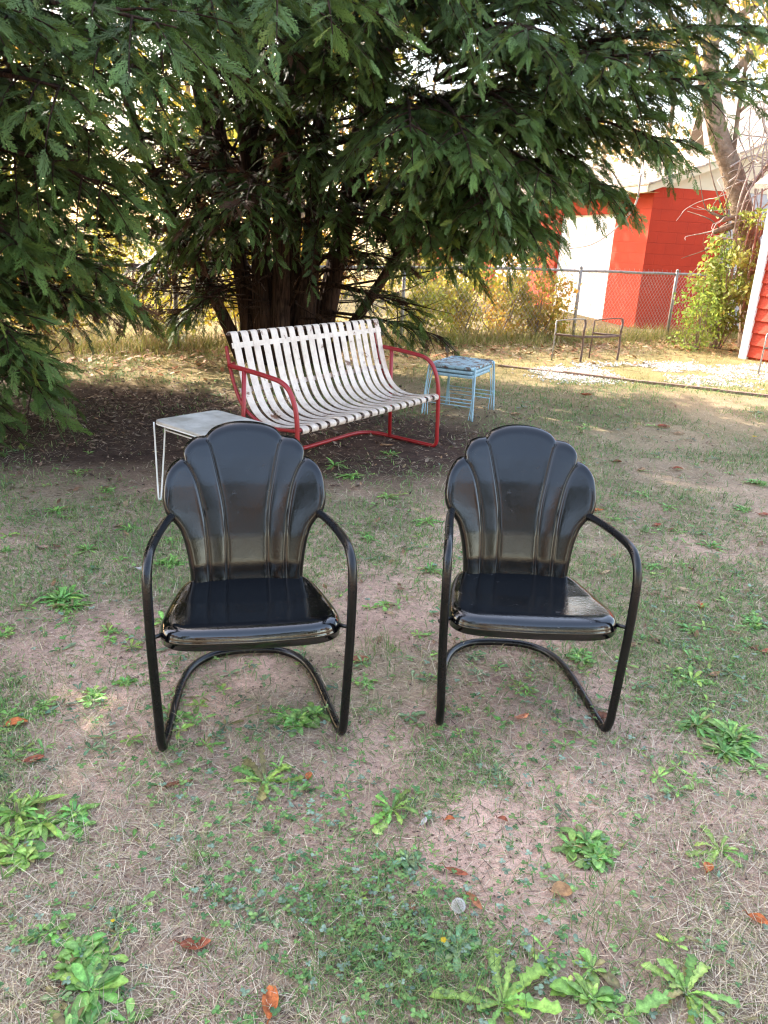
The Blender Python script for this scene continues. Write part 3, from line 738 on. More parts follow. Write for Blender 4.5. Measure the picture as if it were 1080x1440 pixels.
# ------------------------------------------------------------------- cypress trees
def spray_template(seed, n_side=10, sub=3, w=.024):
    r = np.random.default_rng(seed); V = []; F = []; tc = []
    def rh(p, d, l, wd, nz):
        s = np.array([-d[1], d[0], 0]); s = s / (np.linalg.norm(s) + 1e-9)
        b = len(V)
        V.extend([p, p + d * l * .42 + s * wd + np.array([0, 0, nz]), p + d * l, p + d * l * .42 - s * wd + np.array([0, 0, nz])])
        F.append([b, b + 1, b + 2, b + 3]); tc.extend([p[0], p[0] + .2 * l, min(1.15, p[0] + l), p[0] + .2 * l])
    ax = lambda s: np.array([s, .03 * math.sin(3 * s + seed), -.16 * s * s])
    for k in range(5):
        a = ax(k / 5); b = ax((k + 1.25) / 5); rh(a, nrm(b - a), np.linalg.norm(b - a), w * .75, .004)
    for i in range(n_side * 2):
        side = 1 if i % 2 else -1
        s = .05 + .9 * (i + r.uniform(-.3, .3)) / (n_side * 2)
        l = (.40 * (1 - s) ** .95 + .045) * r.uniform(.55, 1.3) * (1 if s > .15 else .7)
        a = R_(r.uniform(24, 42)) * side
        d = nrm(np.array([math.cos(a), math.sin(a), r.uniform(-.28, .06)])); p = ax(s)
        rh(p, d, l, w, r.uniform(-.01, .012))
        for j in range(sub):
            f = (.28, .5, .72, .85)[j]; sd = 1 if (j + i) % 2 else -1
            a2 = a + sd * R_(r.uniform(28, 42)); l2 = l * (.52 - .3 * f) * r.uniform(.8, 1.25)
            d2 = nrm(np.array([math.cos(a2), math.sin(a2), r.uniform(-.35, .05)]))
            rh(p + d * l * f, d2, l2, w * .9, r.uniform(-.01, .012))
    return np.array(V), np.array(F), np.array(tc)
TPL = [spray_template(s, 11, 4, .021) for s in (1, 2, 3, 4)]
TPLO = [spray_template(s, 7, 1, .045) for s in (5, 6, 7)]

class Crown:
    def __init__(s): s.hi = []; s.lo = []; s.br = MB()
    def spray(s, p, f, n, size, shade, lo=False): (s.lo if lo else s.hi).append((p, f, n, size, shade))
    def limb(s, p0, p1, bow=.3, r0=.035, size=.17, nsec=14, inner=.25, droop=.35, lo=False, dead=0., sec=.40, step=.05, bright=1.):
        p0 = np.asarray(p0, float); p1 = np.asarray(p1, float); L = np.linalg.norm(p1 - p0); Zv = np.array([0, 0, 1.])
        mid = (p0 + p1) / 2 + Zv * bow + rng.normal(0, .04 * L, 3)
        B = lambda t: (1 - t) ** 2 * p0 + 2 * t * (1 - t) * mid + t * t * p1
        Td = lambda t: nrm(2 * (1 - t) * (mid - p0) + 2 * t * (p1 - mid))
        ts = np.linspace(0, 1, 14); s.br.tube(np.array([B(t) for t in ts]), r0 * (1 - ts) ** .8 + .004, 6)
        for k in range(nsec + 2):
            if k < nsec:
                t = inner + (.985 - inner) * (k + U(.1, .9)) / nsec; b = B(t); T = Td(t); lat = nrm(np.cross(T, Zv)); sd = 1 if k % 2 else -1
                L2 = L * (sec * (1 - t) ** .65 + .07) * U(.7, 1.2); L2 = min(L2, 1.15)
                d = nrm(T * U(.6, .95) + lat * sd * U(.45, .95) + Zv * U(-.45, .4))
            else:
                t = 1.; b = B(.93); T = Td(1.); L2 = .3 * min(1, L / 2) + .06; d = nrm(T + Zv * U(-.1, .2) + rng.normal(0, .15, 3)); lat = nrm(np.cross(T, Zv))
            dr = droop * U(.4, 1.3)
            Q = lambda q: b + d * L2 * q - Zv * (dr * L2 * q * q)
            qs = np.linspace(0, 1, 6); s.br.tube(np.array([Q(q) for q in qs]), .007 * (1 - qs * .75) + .0008, 4, cap=False)
            m = max(3, int(L2 / step)); lat2 = nrm(np.cross(d, Zv))
            isdead = rng.random() < dead
            for j in range(m + 1):
                q = .12 + .88 * (j + U(-.2, .4)) / m; q = min(q, 1.); sd2 = 1 if j % 2 else -1
                tang = nrm(d - Zv * 2 * dr * q)
                f = nrm(tang * U(.55, 1.) + lat2 * sd2 * U(.35, .9) * (0 if j == m else 1) + Zv * U(-.5, .15))
                nn = nrm(Zv * U(.3, 1.) + rng.normal(0, .55, 3) - tang * U(-.1, .5)); nn = nrm(nn - f * (nn @ f))
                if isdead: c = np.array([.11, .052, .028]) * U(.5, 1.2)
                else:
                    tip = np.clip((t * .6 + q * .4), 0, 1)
                    tip = tip ** 1.5; c = (np.array([.011, .019, .006]) * (1 - tip) + np.array([.094, .160, .034]) * tip) * U(.65, 1.35) * bright  # crown's inner shade put into the colour: near black inside, bright tips
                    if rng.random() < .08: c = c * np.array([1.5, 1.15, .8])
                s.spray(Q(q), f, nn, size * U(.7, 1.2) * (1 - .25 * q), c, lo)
    def build(s, parent, mat, bark):
        mb = MB()
        for lst, tp in ((s.hi, TPL), (s.lo, TPLO)):
            if not lst: continue
            P = np.array([a[0] for a in lst]); f = np.array([a[1] for a in lst]); nn = np.array([a[2] for a in lst]); sz = np.array([a[3] for a in lst]); cc = np.array([a[4] for a in lst])
            b = np.cross(nn, f); w_ = rng.integers(0, len(tp), len(lst))
            for k, (V, F, tc) in enumerate(tp):
                i = np.where(w_ == k)[0]
                if not len(i): continue
                W = P[i][:, None] + sz[i][:, None, None] * (V[None, :, :1] * U(1., 1.45, len(i))[:, None, None] * f[i][:, None] + V[None, :, 1:2] * b[i][:, None] + V[None, :, 2:] * nn[i][:, None])
                C = cc[i][:, None] * (.75 + .55 * tc)[None, :, None]
                FF = (np.arange(len(i))[:, None, None] * len(V) + F[None]).reshape(-1, 4)
                mb.add(W.reshape(-1, 3), FF, C.reshape(-1, 3))
        mb.build('crown', mat, parent, smooth=False)
        s.br.build('branches', bark, parent)

def stems(mb, base, specs):
    for (dx, dy, tx, ty, h, r) in specs:
        b = np.array([base[0] + dx, base[1] + dy, -.06]); t = np.array([base[0] + tx, base[1] + ty, h])
        k = np.linspace(0, 1, 16)[:, None]
        P = b * (1 - k) + t * k + np.concatenate([(tx - dx) * .25 * np.sin(k * math.pi), (ty - dy) * .25 * np.sin(k * math.pi), 0 * k], 1) + np.cumsum(rng.normal(0, .015, (16, 3)), 0) * np.array([1, 1, 0])
        kk = k[:, 0]; rad = r * (1 - kk) ** .8 + .012; rad[0] *= 1.6; rad[1] *= 1.15
        mb.tube(P, rad, 12)

def main_cypress():
    bx, by = -1.28, 9.2
    t = thing('cypress_tree', 'tall many-stemmed dark green cypress standing behind the slatted bench', 'tree', (bx, by, 0))
    mb = MB()
    stems(mb, (0, 0), [(-.30, -.05, -1.15, .1, 8.5, .085), (-.12, -.12, -.5, -.3, 10, .11), (.02, .12, .1, .4, 11, .12), (.17, -.1, .6, -.25, 10, .105), (.35, .02, 1.5, .1, 8.5, .09), (-.24, .18, -1.5, .7, 7.5, .07), (.3, .2, 1.2, .9, 8, .07), (-.06, -.2, -.85, -.5, 9, .075), (.1, .0, .25, .1, 10, .08), (-.42, -.02, -1.9, -.3, 5.5, .06), (.48, .0, 2.2, -.2, 4.8, .055), (-.02, -.22, .15, -.9, 8, .09)])
    # peeling strips of bark at the foot
    for _ in range(60):
        a = U(0, 6.28); r = U(.3, .5); x, y = r * math.cos(a), r * .6 * math.sin(a); z = U(.1, 1.1); l = U(.15, .5)
        mb.tube([(x, y, z), (x * 1.03, y * 1.05, z - l * .5), (x * U(1.0, 1.2), y * 1.1, max(.02, z - l))], [.006, .014, .004], 4)
    mb.build('trunk', M['bark'], t)
    c = Crown(); o = np.array([bx, by, 0]); L = lambda p: np.array(p, float) - o
    # upper whorls
    for k in range(92):
        z = 1.9 + 8.6 * (k / 92) ** 1.05; az = k * 2.39996 + U(-.25, .25)
        d = np.array([math.cos(az), math.sin(az)])
        R = (4.3 * (1 - z / 12.2) ** .75) * U(.8, 1.1)
        if d[1] > .35: R *= .62
        front = -d[1]
        if front > .35 and z < 3.4: continue
        if d[0] < -.3 and z < 2.6 and d[1] < 0: continue
        if d[0] < -.2: R *= .85
        zt = z + R * U(.02, .3)
        if front > .2: zt = max(zt, 1.45 + .25 * (by - R * front) + .3)
        s0 = np.array([d[0] * .3, d[1] * .3, z - .25]); far = z > 5.5
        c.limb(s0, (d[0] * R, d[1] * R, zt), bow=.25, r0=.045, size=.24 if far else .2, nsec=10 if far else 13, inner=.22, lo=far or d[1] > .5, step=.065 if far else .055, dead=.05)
    # the big front right sweep over the bench and out to the right
    H = [((.2, 8.9, 1.6), (.52, 6.9, 1.38)), ((.3, 8.9, 2.2), (.75, 6.6, 1.6)), ((.0, 8.8, 2.6), (.05, 5.9, 2.15)), ((.1, 8.8, 2.7), (.45, 5.8, 2.05)), ((.3, 8.9, 2.4), (1.15, 6.9, 1.5)),
         ((.3, 9.0, 2.5), (1.25, 6.6, 1.9)), ((.4, 9.0, 2.2), (1.85, 7.4, 1.9)), ((.4, 9.0, 2.5), (2.2, 7.3, 2.35)), ((.5, 9.0, 2.4), (3.12, 8.0, 2.95)), ((.4, 9.0, 3.0), (2.9, 7.4, 3.25)),
         ((.4, 9.0, 3.3), (3.2, 8.3, 3.8)), ((.3, 8.9, 3.0), (1.5, 6.3, 2.7)), ((.2, 8.8, 3.2), (.8, 5.7, 2.75)), ((.1, 8.8, 3.4), (.2, 5.4, 3.0)), ((.5, 9.1, 2.0), (2.3, 8.4, 1.95)), ((.5, 9.2, 1.8), (1.5, 8.1, 1.55)),
         ((.1, 8.9, 2.0), (.25, 7.0, 1.55)), ((.2, 8.9, 1.9), (.95, 7.3, 1.45)), ((.4, 9.0, 2.8), (2.0, 6.9, 2.9)), ((.3, 9.0, 3.5), (1.9, 6.2, 3.5)), ((.0, 8.8, 3.6), (.9, 5.3, 3.5)), ((.45, 9.1, 2.2), (2.75, 8.2, 2.45)),
         ((.3, 9.1, 2.0), (1.1, 7.8, 1.6)), ((.3, 9.1, 2.6), (1.6, 7.6, 2.2)), ((-.2, 8.8, 3.4), (-.35, 5.6, 3.2)), ((.0, 8.9, 2.9), (.3, 6.6, 2.3)), ((.1, 8.9, 2.3), (.6, 7.1, 1.7)), ((.2, 9., 3.3), (1.1, 6.9, 3.2))]
    H += [((-.5, 8.8, 3.2), (-.6, 6.3, 2.8)), ((-1.0, 8.8, 3.3), (-1.0, 6.5, 3.0)), ((-.8, 8.8, 3.0), (-.3, 6.9, 2.7)), ((-.6, 8.9, 3.4), (.1, 6.2, 3.2)), ((-1.3, 8.8, 3.4), (-1.6, 6.9, 3.1)), ((.4, 9.1, 3.2), (2.3, 7.6, 3.0)),
          ((.4, 9.1, 3.6), (2.6, 7.8, 3.6)), ((.4, 9.2, 2.7), (2.3, 8.2, 2.7)), ((.3, 9.0, 1.9), (1.0, 7.0, 1.6)), ((.3, 9., 2.3), (.7, 6.8, 1.7)), ((.2, 8.9, 2.7), (.9, 6.4, 2.3)), ((.5, 9.1, 2.9), (2.5, 7.2, 2.8)),
          ((.3, 9.1, 3.8), (1.5, 6.6, 3.9)), ((.45, 9.1, 3.5), (3.3, 7.6, 3.6)), ((-.2, 8.9, 3.7), (.3, 6.4, 3.5)), ((.4, 9.2, 2.5), (1.7, 8.0, 2.5)), ((.4, 9.3, 3.1), (2.0, 8.5, 3.3))]
    for a, b in H:
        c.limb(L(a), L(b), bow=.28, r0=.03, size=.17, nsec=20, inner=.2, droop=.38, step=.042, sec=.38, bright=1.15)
    # low sprays beside the stems
    for a, b in [((-1.0, 9.0, .9), (.2, 8.1, .72)), ((-1.0, 9.2, .6), (.55, 8.6, .45)), ((-1.5, 9.0, 1.0), (-2.2, 8.2, .55)), ((-1.5, 9.1, 1.5), (-2.0, 7.6, 1.5)), ((-1.4, 9.0, 2.0), (-1.25, 6.7, 1.62)), ((-1.5, 9.1, 1.9), (-1.75, 7.2, 1.9)),
                 ((-1.2, 8.9, 2.2), (-.9, 7.3, 2.1)), ((-1.5, 9.0, 2.2), (-2.3, 7.2, 2.2)), ((-1.7, 9.2, .8), (-2.5, 8.9, .5)), ((-1.0, 9.0, 1.6), (-.3, 7.9, 1.7)), ((-1.6, 9, 2.7), (-1.9, 6.8, 2.75)), ((-1.2, 9, 2.9), (-1.1, 6.6, 2.9)), ((-.9, 9, 1.2), (.1, 8.3, 1.2))]:
        c.limb(L(a), L(b), bow=.15, r0=.02, size=.17, nsec=11, inner=.35, droop=.4, step=.06, dead=.12)
    for k in range(16):
        a = (U(-1.7, -.7), U(8.8, 9.1), U(1.2, 3.2)); b = (U(-2.3, .1), U(6.9, 8.3), U(1.25, 2.9))
        c.limb(L(a), L(b), bow=.12, r0=.016, size=.16, nsec=10, inner=.35, droop=.45, step=.05, dead=.08)
    for k in range(13):
        a = (U(-1.9, -1.3), U(9.0, 9.5), U(.5, 2.3)); b = (U(-3.4, -1.9), U(8.4, 10.0), U(.55, 2.7))
        c.limb(L(a), L(b), bow=.1, r0=.014, size=.2, nsec=9, inner=.25, droop=.5, step=.055, dead=.3, lo=True, bright=.7)
    for k in range(10):
        a = (U(-1.1, -.8), U(9.2, 9.6), U(1.2, 2.6)); b = (U(-.5, .6), U(9.0, 10.0), U(1.0, 2.6))
        c.limb(L(a), L(b), bow=.1, r0=.014, size=.2, nsec=9, inner=.25, droop=.5, step=.055, dead=.25, lo=True, bright=.7)
    # dead inner twigs
    for k in range(330):
        az = U(0, 6.28); z = U(.5, 4.2); r = U(.7, 2.0); s0 = np.array([math.cos(az) * U(.15, .5), math.sin(az) * U(.1, .4), z])
        e = s0 + np.array([math.cos(az) * r, math.sin(az) * r, U(-.25, .9)])
        m_ = (s0 + e) / 2 + rng.normal(0, .12, 3)
        c.br.tube(spline([s0, m_, e], 10), np.linspace(U(.008, .018), .002, 11), 5, cap=False)
        for j in range(rng.integers(2, 6)):
            q = U(.4, 1.); p = s0 * (1 - q) + e * q; f = nrm(e - s0 + rng.normal(0, .6, 3)); 
            c.br.tube([p, p + f * U(.15, .45), p + f * U(.3, .6) + np.array([0, 0, -.08])], [.004, .0025, .001], 3, cap=False)
            if rng.random() < .55:
                nn = nrm(np.cross(f, rng.normal(0, 1, 3))); c.spray(p, f, nn, U(.12, .22), np.array([.10, .05, .028]) * U(.4, 1.2), True)
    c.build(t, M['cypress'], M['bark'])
main_cypress()

def side_cypress(bx, by, label, h, Rm, hero, n=70, lo_z=.5, lodall=False, rightcut=None):
    t = thing('cypress_tree', label, 'tree', (bx, by, 0)); mb = MB(); o = np.array([bx, by, 0])
    stems(mb, (0, 0), [(-.1, 0, -.3, .1, h * .9, .13), (.1, .05, .3, .2, h, .15), (0, -.1, .1, -.4, h * .85, .11)]); mb.build('trunk', M['bark'], t)
    c = Crown()
    for k in range(n):
        z = lo_z + (h - lo_z - .6) * (k / n) ** 1.1; az = k * 2.39996 + U(-.25, .25); d = np.array([math.cos(az), math.sin(az)])
        R = Rm * (1 - z / (h * 1.06)) ** .7 * U(.8, 1.1) * min(1, .62 + z * .16)
        if rightcut and d[0] > .2 and z < 2.6: R *= rightcut
        far = z > 4.5 or lodall
        c.limb((d[0] * .2, d[1] * .2, z), (d[0] * R, d[1] * R, z + R * U(-.12, .22)), bow=.2, r0=.04, size=.28 if far else .19, nsec=12 if far else 14, inner=.15, lo=far, step=.06 if far else .055, dead=.06)
    for k in range(120 if hero else 0):
        az = U(-1.2, 1.4); r = U(.8, 2.2); s0 = np.array([0, 0, U(.4, 2.6)]); e = s0 + np.array([math.cos(az) * r, math.sin(az) * r, U(-.3, .5)])
        c.br.tube(spline([s0, (s0 + e) / 2 + rng.normal(0, .12, 3), e], 10), np.linspace(U(.008, .016), .002, 11), 5, cap=False)
        for j in range(4):
            q = U(.4, 1.); p = s0 * (1 - q) + e * q; f = nrm(e - s0 + rng.normal(0, .6, 3)); c.br.tube([p, p + f * U(.15, .4), p + f * U(.3, .55) + np.array([0, 0, -.08])], [.004, .0025, .001], 3, cap=False)
            if rng.random() < .5: c.spray(p, f, nrm(np.cross(f, rng.normal(0, 1, 3))), U(.12, .2), np.array([.09, .048, .026]) * U(.4, 1.2), True)
    for k in range(9 if hero else 0):
        a = (U(-4.0, -3.6), U(6.3, 7.2), U(.6, 2.4)); b = (U(-2.9, -2.0), U(6.6, 8.2), U(.5, 2.3))
        c.limb(np.array(a) - o, np.array(b) - o, bow=.1, r0=.014, size=.19, nsec=10, inner=.3, droop=.45, step=.055, dead=.2, bright=.75)
    for a, b in hero:
        c.limb(np.array(a) - o, np.array(b) - o, bow=.2, r0=.03, size=.18, nsec=18, inner=.3, droop=.4, step=.05, sec=.36, bright=1.1)
    c.build(t, M['cypress'], M['bark'])
side_cypress(-4.1, 6.5, 'dark cypress at the left whose branches hang down to the ground', 10.5, 3.3,
             [((-3.9, 6.3, 2.2), (-1.63, 4.2, 2.05)), ((-3.9, 6.3, 1.9), (-1.66, 4.8, 1.63)), ((-3.9, 6.3, .9), (-2.29, 5.0, .38)), ((-3.9, 6.3, 1.1), (-2.34, 4.8, .76)), ((-3.9, 6.3, 2.8), (-1.05, 4.0, 2.3)), ((-3.8, 6.3, 3.1), (-.34, 4.5, 2.62)),
              ((-3.8, 6.4, 3.3), (-1.0, 5.2, 2.95)), ((-3.9, 6.3, 2.6), (-1.9, 4.0, 2.35)), ((-3.9, 6.3, 1.6), (-2.2, 4.7, 1.3)), ((-3.9, 6.3, 2.3), (-1.9, 5.3, 1.95)), ((-3.8, 6.4, 2.9), (-1.2, 5.2, 2.6)), ((-3.8, 6.4, 3.6), (-.6, 4.9, 3.2)),
              ((-3.9, 6.3, 1.3), (-2.05, 5.6, 1.15)), ((-3.9, 6.3, .7), (-2.6, 4.9, .2)), ((-3.9, 6.3, 1.4), (-2.5, 4.5, 1.05)), ((-3.8, 6.4, 3.2), (-.2, 5.6, 3.1)), ((-3.9, 6.3, 2.6), (-1.35, 4.6, 2.2)), ((-3.9, 6.3, 1.7), (-2.35, 5.6, 1.55)), ((-3.9, 6.3, .6), (-2.5, 5.5, .5))],
             n=74, lo_z=.7, rightcut=.72)
side_cypress(-8.5, 8.6, 'farther dark cypress half hidden at the left behind the nearer branches', 9.5, 2.8, [], n=56, lo_z=1.2, lodall=True)

side_cypress(-5.7, 9.3, 'unseen tall cypress with a high bare trunk, added outside the left edge to shade the yard', 11, 2.9, [], n=80, lo_z=3.4, lodall=True)  # unseen tree added to close a sun gap over the yard
side_cypress(-5.5, 4.5, 'unseen dark cypress added just outside the left edge to throw shade over the chairs', 11, 3.0, [], n=105, lo_z=.8, lodall=True)  # added out of frame to keep sun off the foreground

# ---------------------------------------------------- broad-leaved trees and shrubs
def leaf_cloud(mb, centers, radii, n, size, cols, jit=.3, flat=.75):
    centers = np.asarray(centers, float); radii = np.asarray(radii, float)
    w_ = radii ** 2; w_ = w_ / w_.sum(); k = rng.choice(len(centers), n, p=w_)
    d = nrm(rng.normal(0, 1, (n, 3))); r = radii[k] * rng.random(n) ** .45
    p = centers[k] + d * r[:, None] * np.array([1, 1, flat]) + rng.normal(0, .04, (n, 3))
    f = nrm(rng.normal(0, 1, (n, 3)) + np.array([0, 0, -.5])); q = nrm(np.cross(f, rng.normal(0, 1, (n, 3)))); nn = np.cross(f, q)
    s = (size * U(.6, 1.35, n))[:, None]
    V = np.stack([p, p + f * s * .45 + q * s * .3 + nn * s * .06, p + f * s, p + f * s * .45 - q * s * .3 + nn * s * .06], 1)
    clump = pal(cols, len(centers), .15)[k] * .55 + pal(cols, n, jit) * .45
    mb.add(V.reshape(-1, 3), np.arange(n * 4).reshape(-1, 4), np.repeat(np.clip(clump, 0, 1), 4, 0))

def shrub(name, x, y, h, r, label, cols, n=2600, size=.07, group=None, stems_n=9, cat='shrub', wide=1.):
    t = thing(name, label, cat, (x, y, 0), 0, group)
    cen = []; rad = []
    mb = MB()
    for k in range(stems_n):
        a = U(0, 6.28); rr = r * math.sqrt(U(.05, 1)); tip = np.array([rr * math.cos(a) * wide, rr * math.sin(a), h * U(.45, 1.)])
        b = np.array([tip[0] * .2, tip[1] * .2, -.03]); mid = (b + tip) / 2 + rng.normal(0, .1, 3)
        P = spline([b, mid, tip], 10); mb.tube(P, np.linspace(.012, .003, len(P)), 5, cap=False)
        for q in (.35, .6, .8, 1.):
            cen.append(P[int(q * (len(P) - 1))] + rng.normal(0, .1, 3)); rad.append(U(.14, .3) * (.6 + r * .5))
        for j in range(3):
            p = P[rng.integers(3, len(P))]; e = p + rng.normal(0, .25, 3); mb.tube([p, (p + e) / 2 + rng.normal(0, .04, 3), e], [.004, .003, .001], 4, cap=False)
    mb.build('stems', M['barkgrey'], t)
    mb = MB(); leaf_cloud(mb, cen, rad, n, size, cols); mb.build('foliage', M['leaf'], t, smooth=False)
    return t

YEL = [(.55, .47, .06), (.48, .44, .08), (.60, .42, .06), (.30, .33, .06)]
YGR = [(.33, .37, .07), (.26, .32, .06), (.45, .42, .09), (.52, .40, .10)]
ORG = [(.55, .25, .06), (.5, .35, .08), (.42, .2, .07), (.4, .38, .1)]
for i, (x, y, h, r, n, cols, lab) in enumerate([
        (.35, 12.2, 1.35, .6, 2400, YGR, 'yellow-green shrub behind the fence, first one right of the cypress stems'),
        (1.0, 12.5, 1.45, .6, 2600, YEL + YGR, 'yellow leaved shrub behind the fence above the blue nesting tables'),
        (1.75, 12.9, 1.5, .65, 2800, ORG + YGR, 'orange and green shrub behind the fence beside the white garage door'),
        (2.35, 12.9, 1.15, .45, 1500, YGR + ORG, 'low twiggy shrub at the fence just left of the fence post by the door'),
        (-2.2, 11.2, 2.0, .7, 2400, YEL, 'bright yellow shrub behind the fence left of the cypress stems'),
        (-3.4, 10.9, 1.8, .8, 2600, YGR + YEL, 'yellow-green shrub behind the fence at the far left fence post'),
        (-4.9, 10.9, 1.1, .8, 2000, YEL + ORG, 'golden shrub behind the left cypress'),
        (-1.2, 11.9, 1.7, .7, 2400, ORG + YEL, 'golden brown shrub behind the cypress stems')]):
    shrub('fence_shrub', x, y, h, r, lab, cols, n, .075, 'shrubs along the chain-link fence', 10)
shrub('green_shrub', 5.3, 12.9, 2.15, .42, 'light green leafy shrub against the leaning trunk at the right fence end', [(.22, .32, .07), (.3, .38, .09), (.36, .38, .1)], 2700, .085, None, 14)
shrub('green_shrub', 4.85, 12.5, .8, .22, 'small light green bush growing at the fence foot below the red wall', [(.26, .38, .07), (.34, .42, .1)], 900, .06, None, 7)

def broad_tree(name, x, y, h, r, label, cols, n=6000, size=.16, trunk=.16, group=None, cat='tree', bare=False):
    t = thing(name, label, cat, (x, y, 0), 0, group); mb = MB(); cen = []; rad = []
    P = spline([(0, 0, -.1), (U(-.1, .1), U(-.1, .1), h * .3), (U(-.3, .3), U(-.3, .3), h * .62), (U(-.4, .4), U(-.4, .4), h * .95)], 18)
    mb.tube(P, np.linspace(trunk, .03, len(P)), 9)
    for k in range(16):
        i = rng.integers(int(len(P) * .25), len(P)); a = U(0, 6.28); e = P[i] + np.array([math.cos(a) * r * U(.5, 1), math.sin(a) * r * U(.5, 1), U(.1, .35) * h * .6])
        Q = spline([P[i], (P[i] + e) / 2 + rng.normal(0, .2, 3), e], 10); mb.tube(Q, np.linspace(trunk * .35, .012, len(Q)), 5, cap=False)
        for q in (.5, .75, 1.): cen.append(Q[int(q * (len(Q) - 1))] + rng.normal(0, .2, 3)); rad.append(U(.22, .42) * r)
        for j in range(5):
            p = Q[rng.integers(3, len(Q))]; e2 = p + rng.normal(0, .35 * r, 3); mb.tube([p, (p + e2) / 2 + rng.normal(0, .1, 3), e2], [.016, .01, .004], 4, cap=False)
    mb.build('trunk', M['barkgrey'], t)
    mb = MB(); leaf_cloud(mb, cen, rad, n, size, cols); mb.build('crown', M['leaf'], t, smooth=False)
far_trees = [(-14, 24, 8, 3.6, ORG + YEL, 'tall autumn tree far behind the left cypress, leftmost of the backdrop'), (-9.5, 21, 7.5, 3.2, YGR, 'olive green tree behind the fence in the gap of the left cypress'),
             (-6, 25, 9, 3.6, YEL + ORG, 'golden tree in the distance behind the left fence post'), (-2.6, 22, 7.5, 3.2, YGR + YEL, 'yellow-green tree in the distance behind the cypress stems'),
             (.8, 30, 8, 3.6, ORG + YGR, 'rusty tree in the distance just right of the cypress stems'), (9.5, 31, 10, 4.2, [(.50, .36, .22), (.58, .44, .26), (.5, .3, .18), (.6, .48, .12)], 'tan autumn tree rising behind the garage roof'),
             (15, 29, 10, 4.2, YEL + [(.55, .42, .25)], 'yellow autumn tree at the far right behind the leaning trunk'), (-12, 15, 4.5, 2.4, YGR, 'bushy green tree behind the farther cypress at the left edge')]
for x, y, h, r, cols, lab in far_trees:
    broad_tree('autumn_tree', x, y, h, r, lab, cols, 4200, .24, .18, 'autumn trees beyond the fence')
BR = [(.40, .26, .14), (.48, .33, .18), (.32, .21, .11)]; OL = [(.10, .12, .035), (.15, .15, .05), (.08, .09, .035)]  # leaf colours of unseen trees added for the chair backs to reflect
for x, y, h, r, cols, lab in [(-9, -8, 6.5, 3.6, BR, 'unseen russet tree added for reflections behind the viewer, farthest left'), (-3.6, -11, 6.2, 3.4, OL, 'unseen olive tree added for reflections behind the viewer, left of the middle'), (1.2, -12, 6.0, 3.4, BR, 'unseen russet tree added for reflections behind the viewer in the middle'),
                              (6, -10, 6.5, 3.4, OL, 'unseen olive tree added for reflections behind the viewer, right of the middle'), (11, -6, 6.5, 3.6, BR, 'unseen russet tree added for reflections behind the viewer, farthest right')]:
    broad_tree('autumn_tree', x, y, h, r, lab, cols, 3000, .38, .22, 'unseen trees added behind the viewer for reflections')

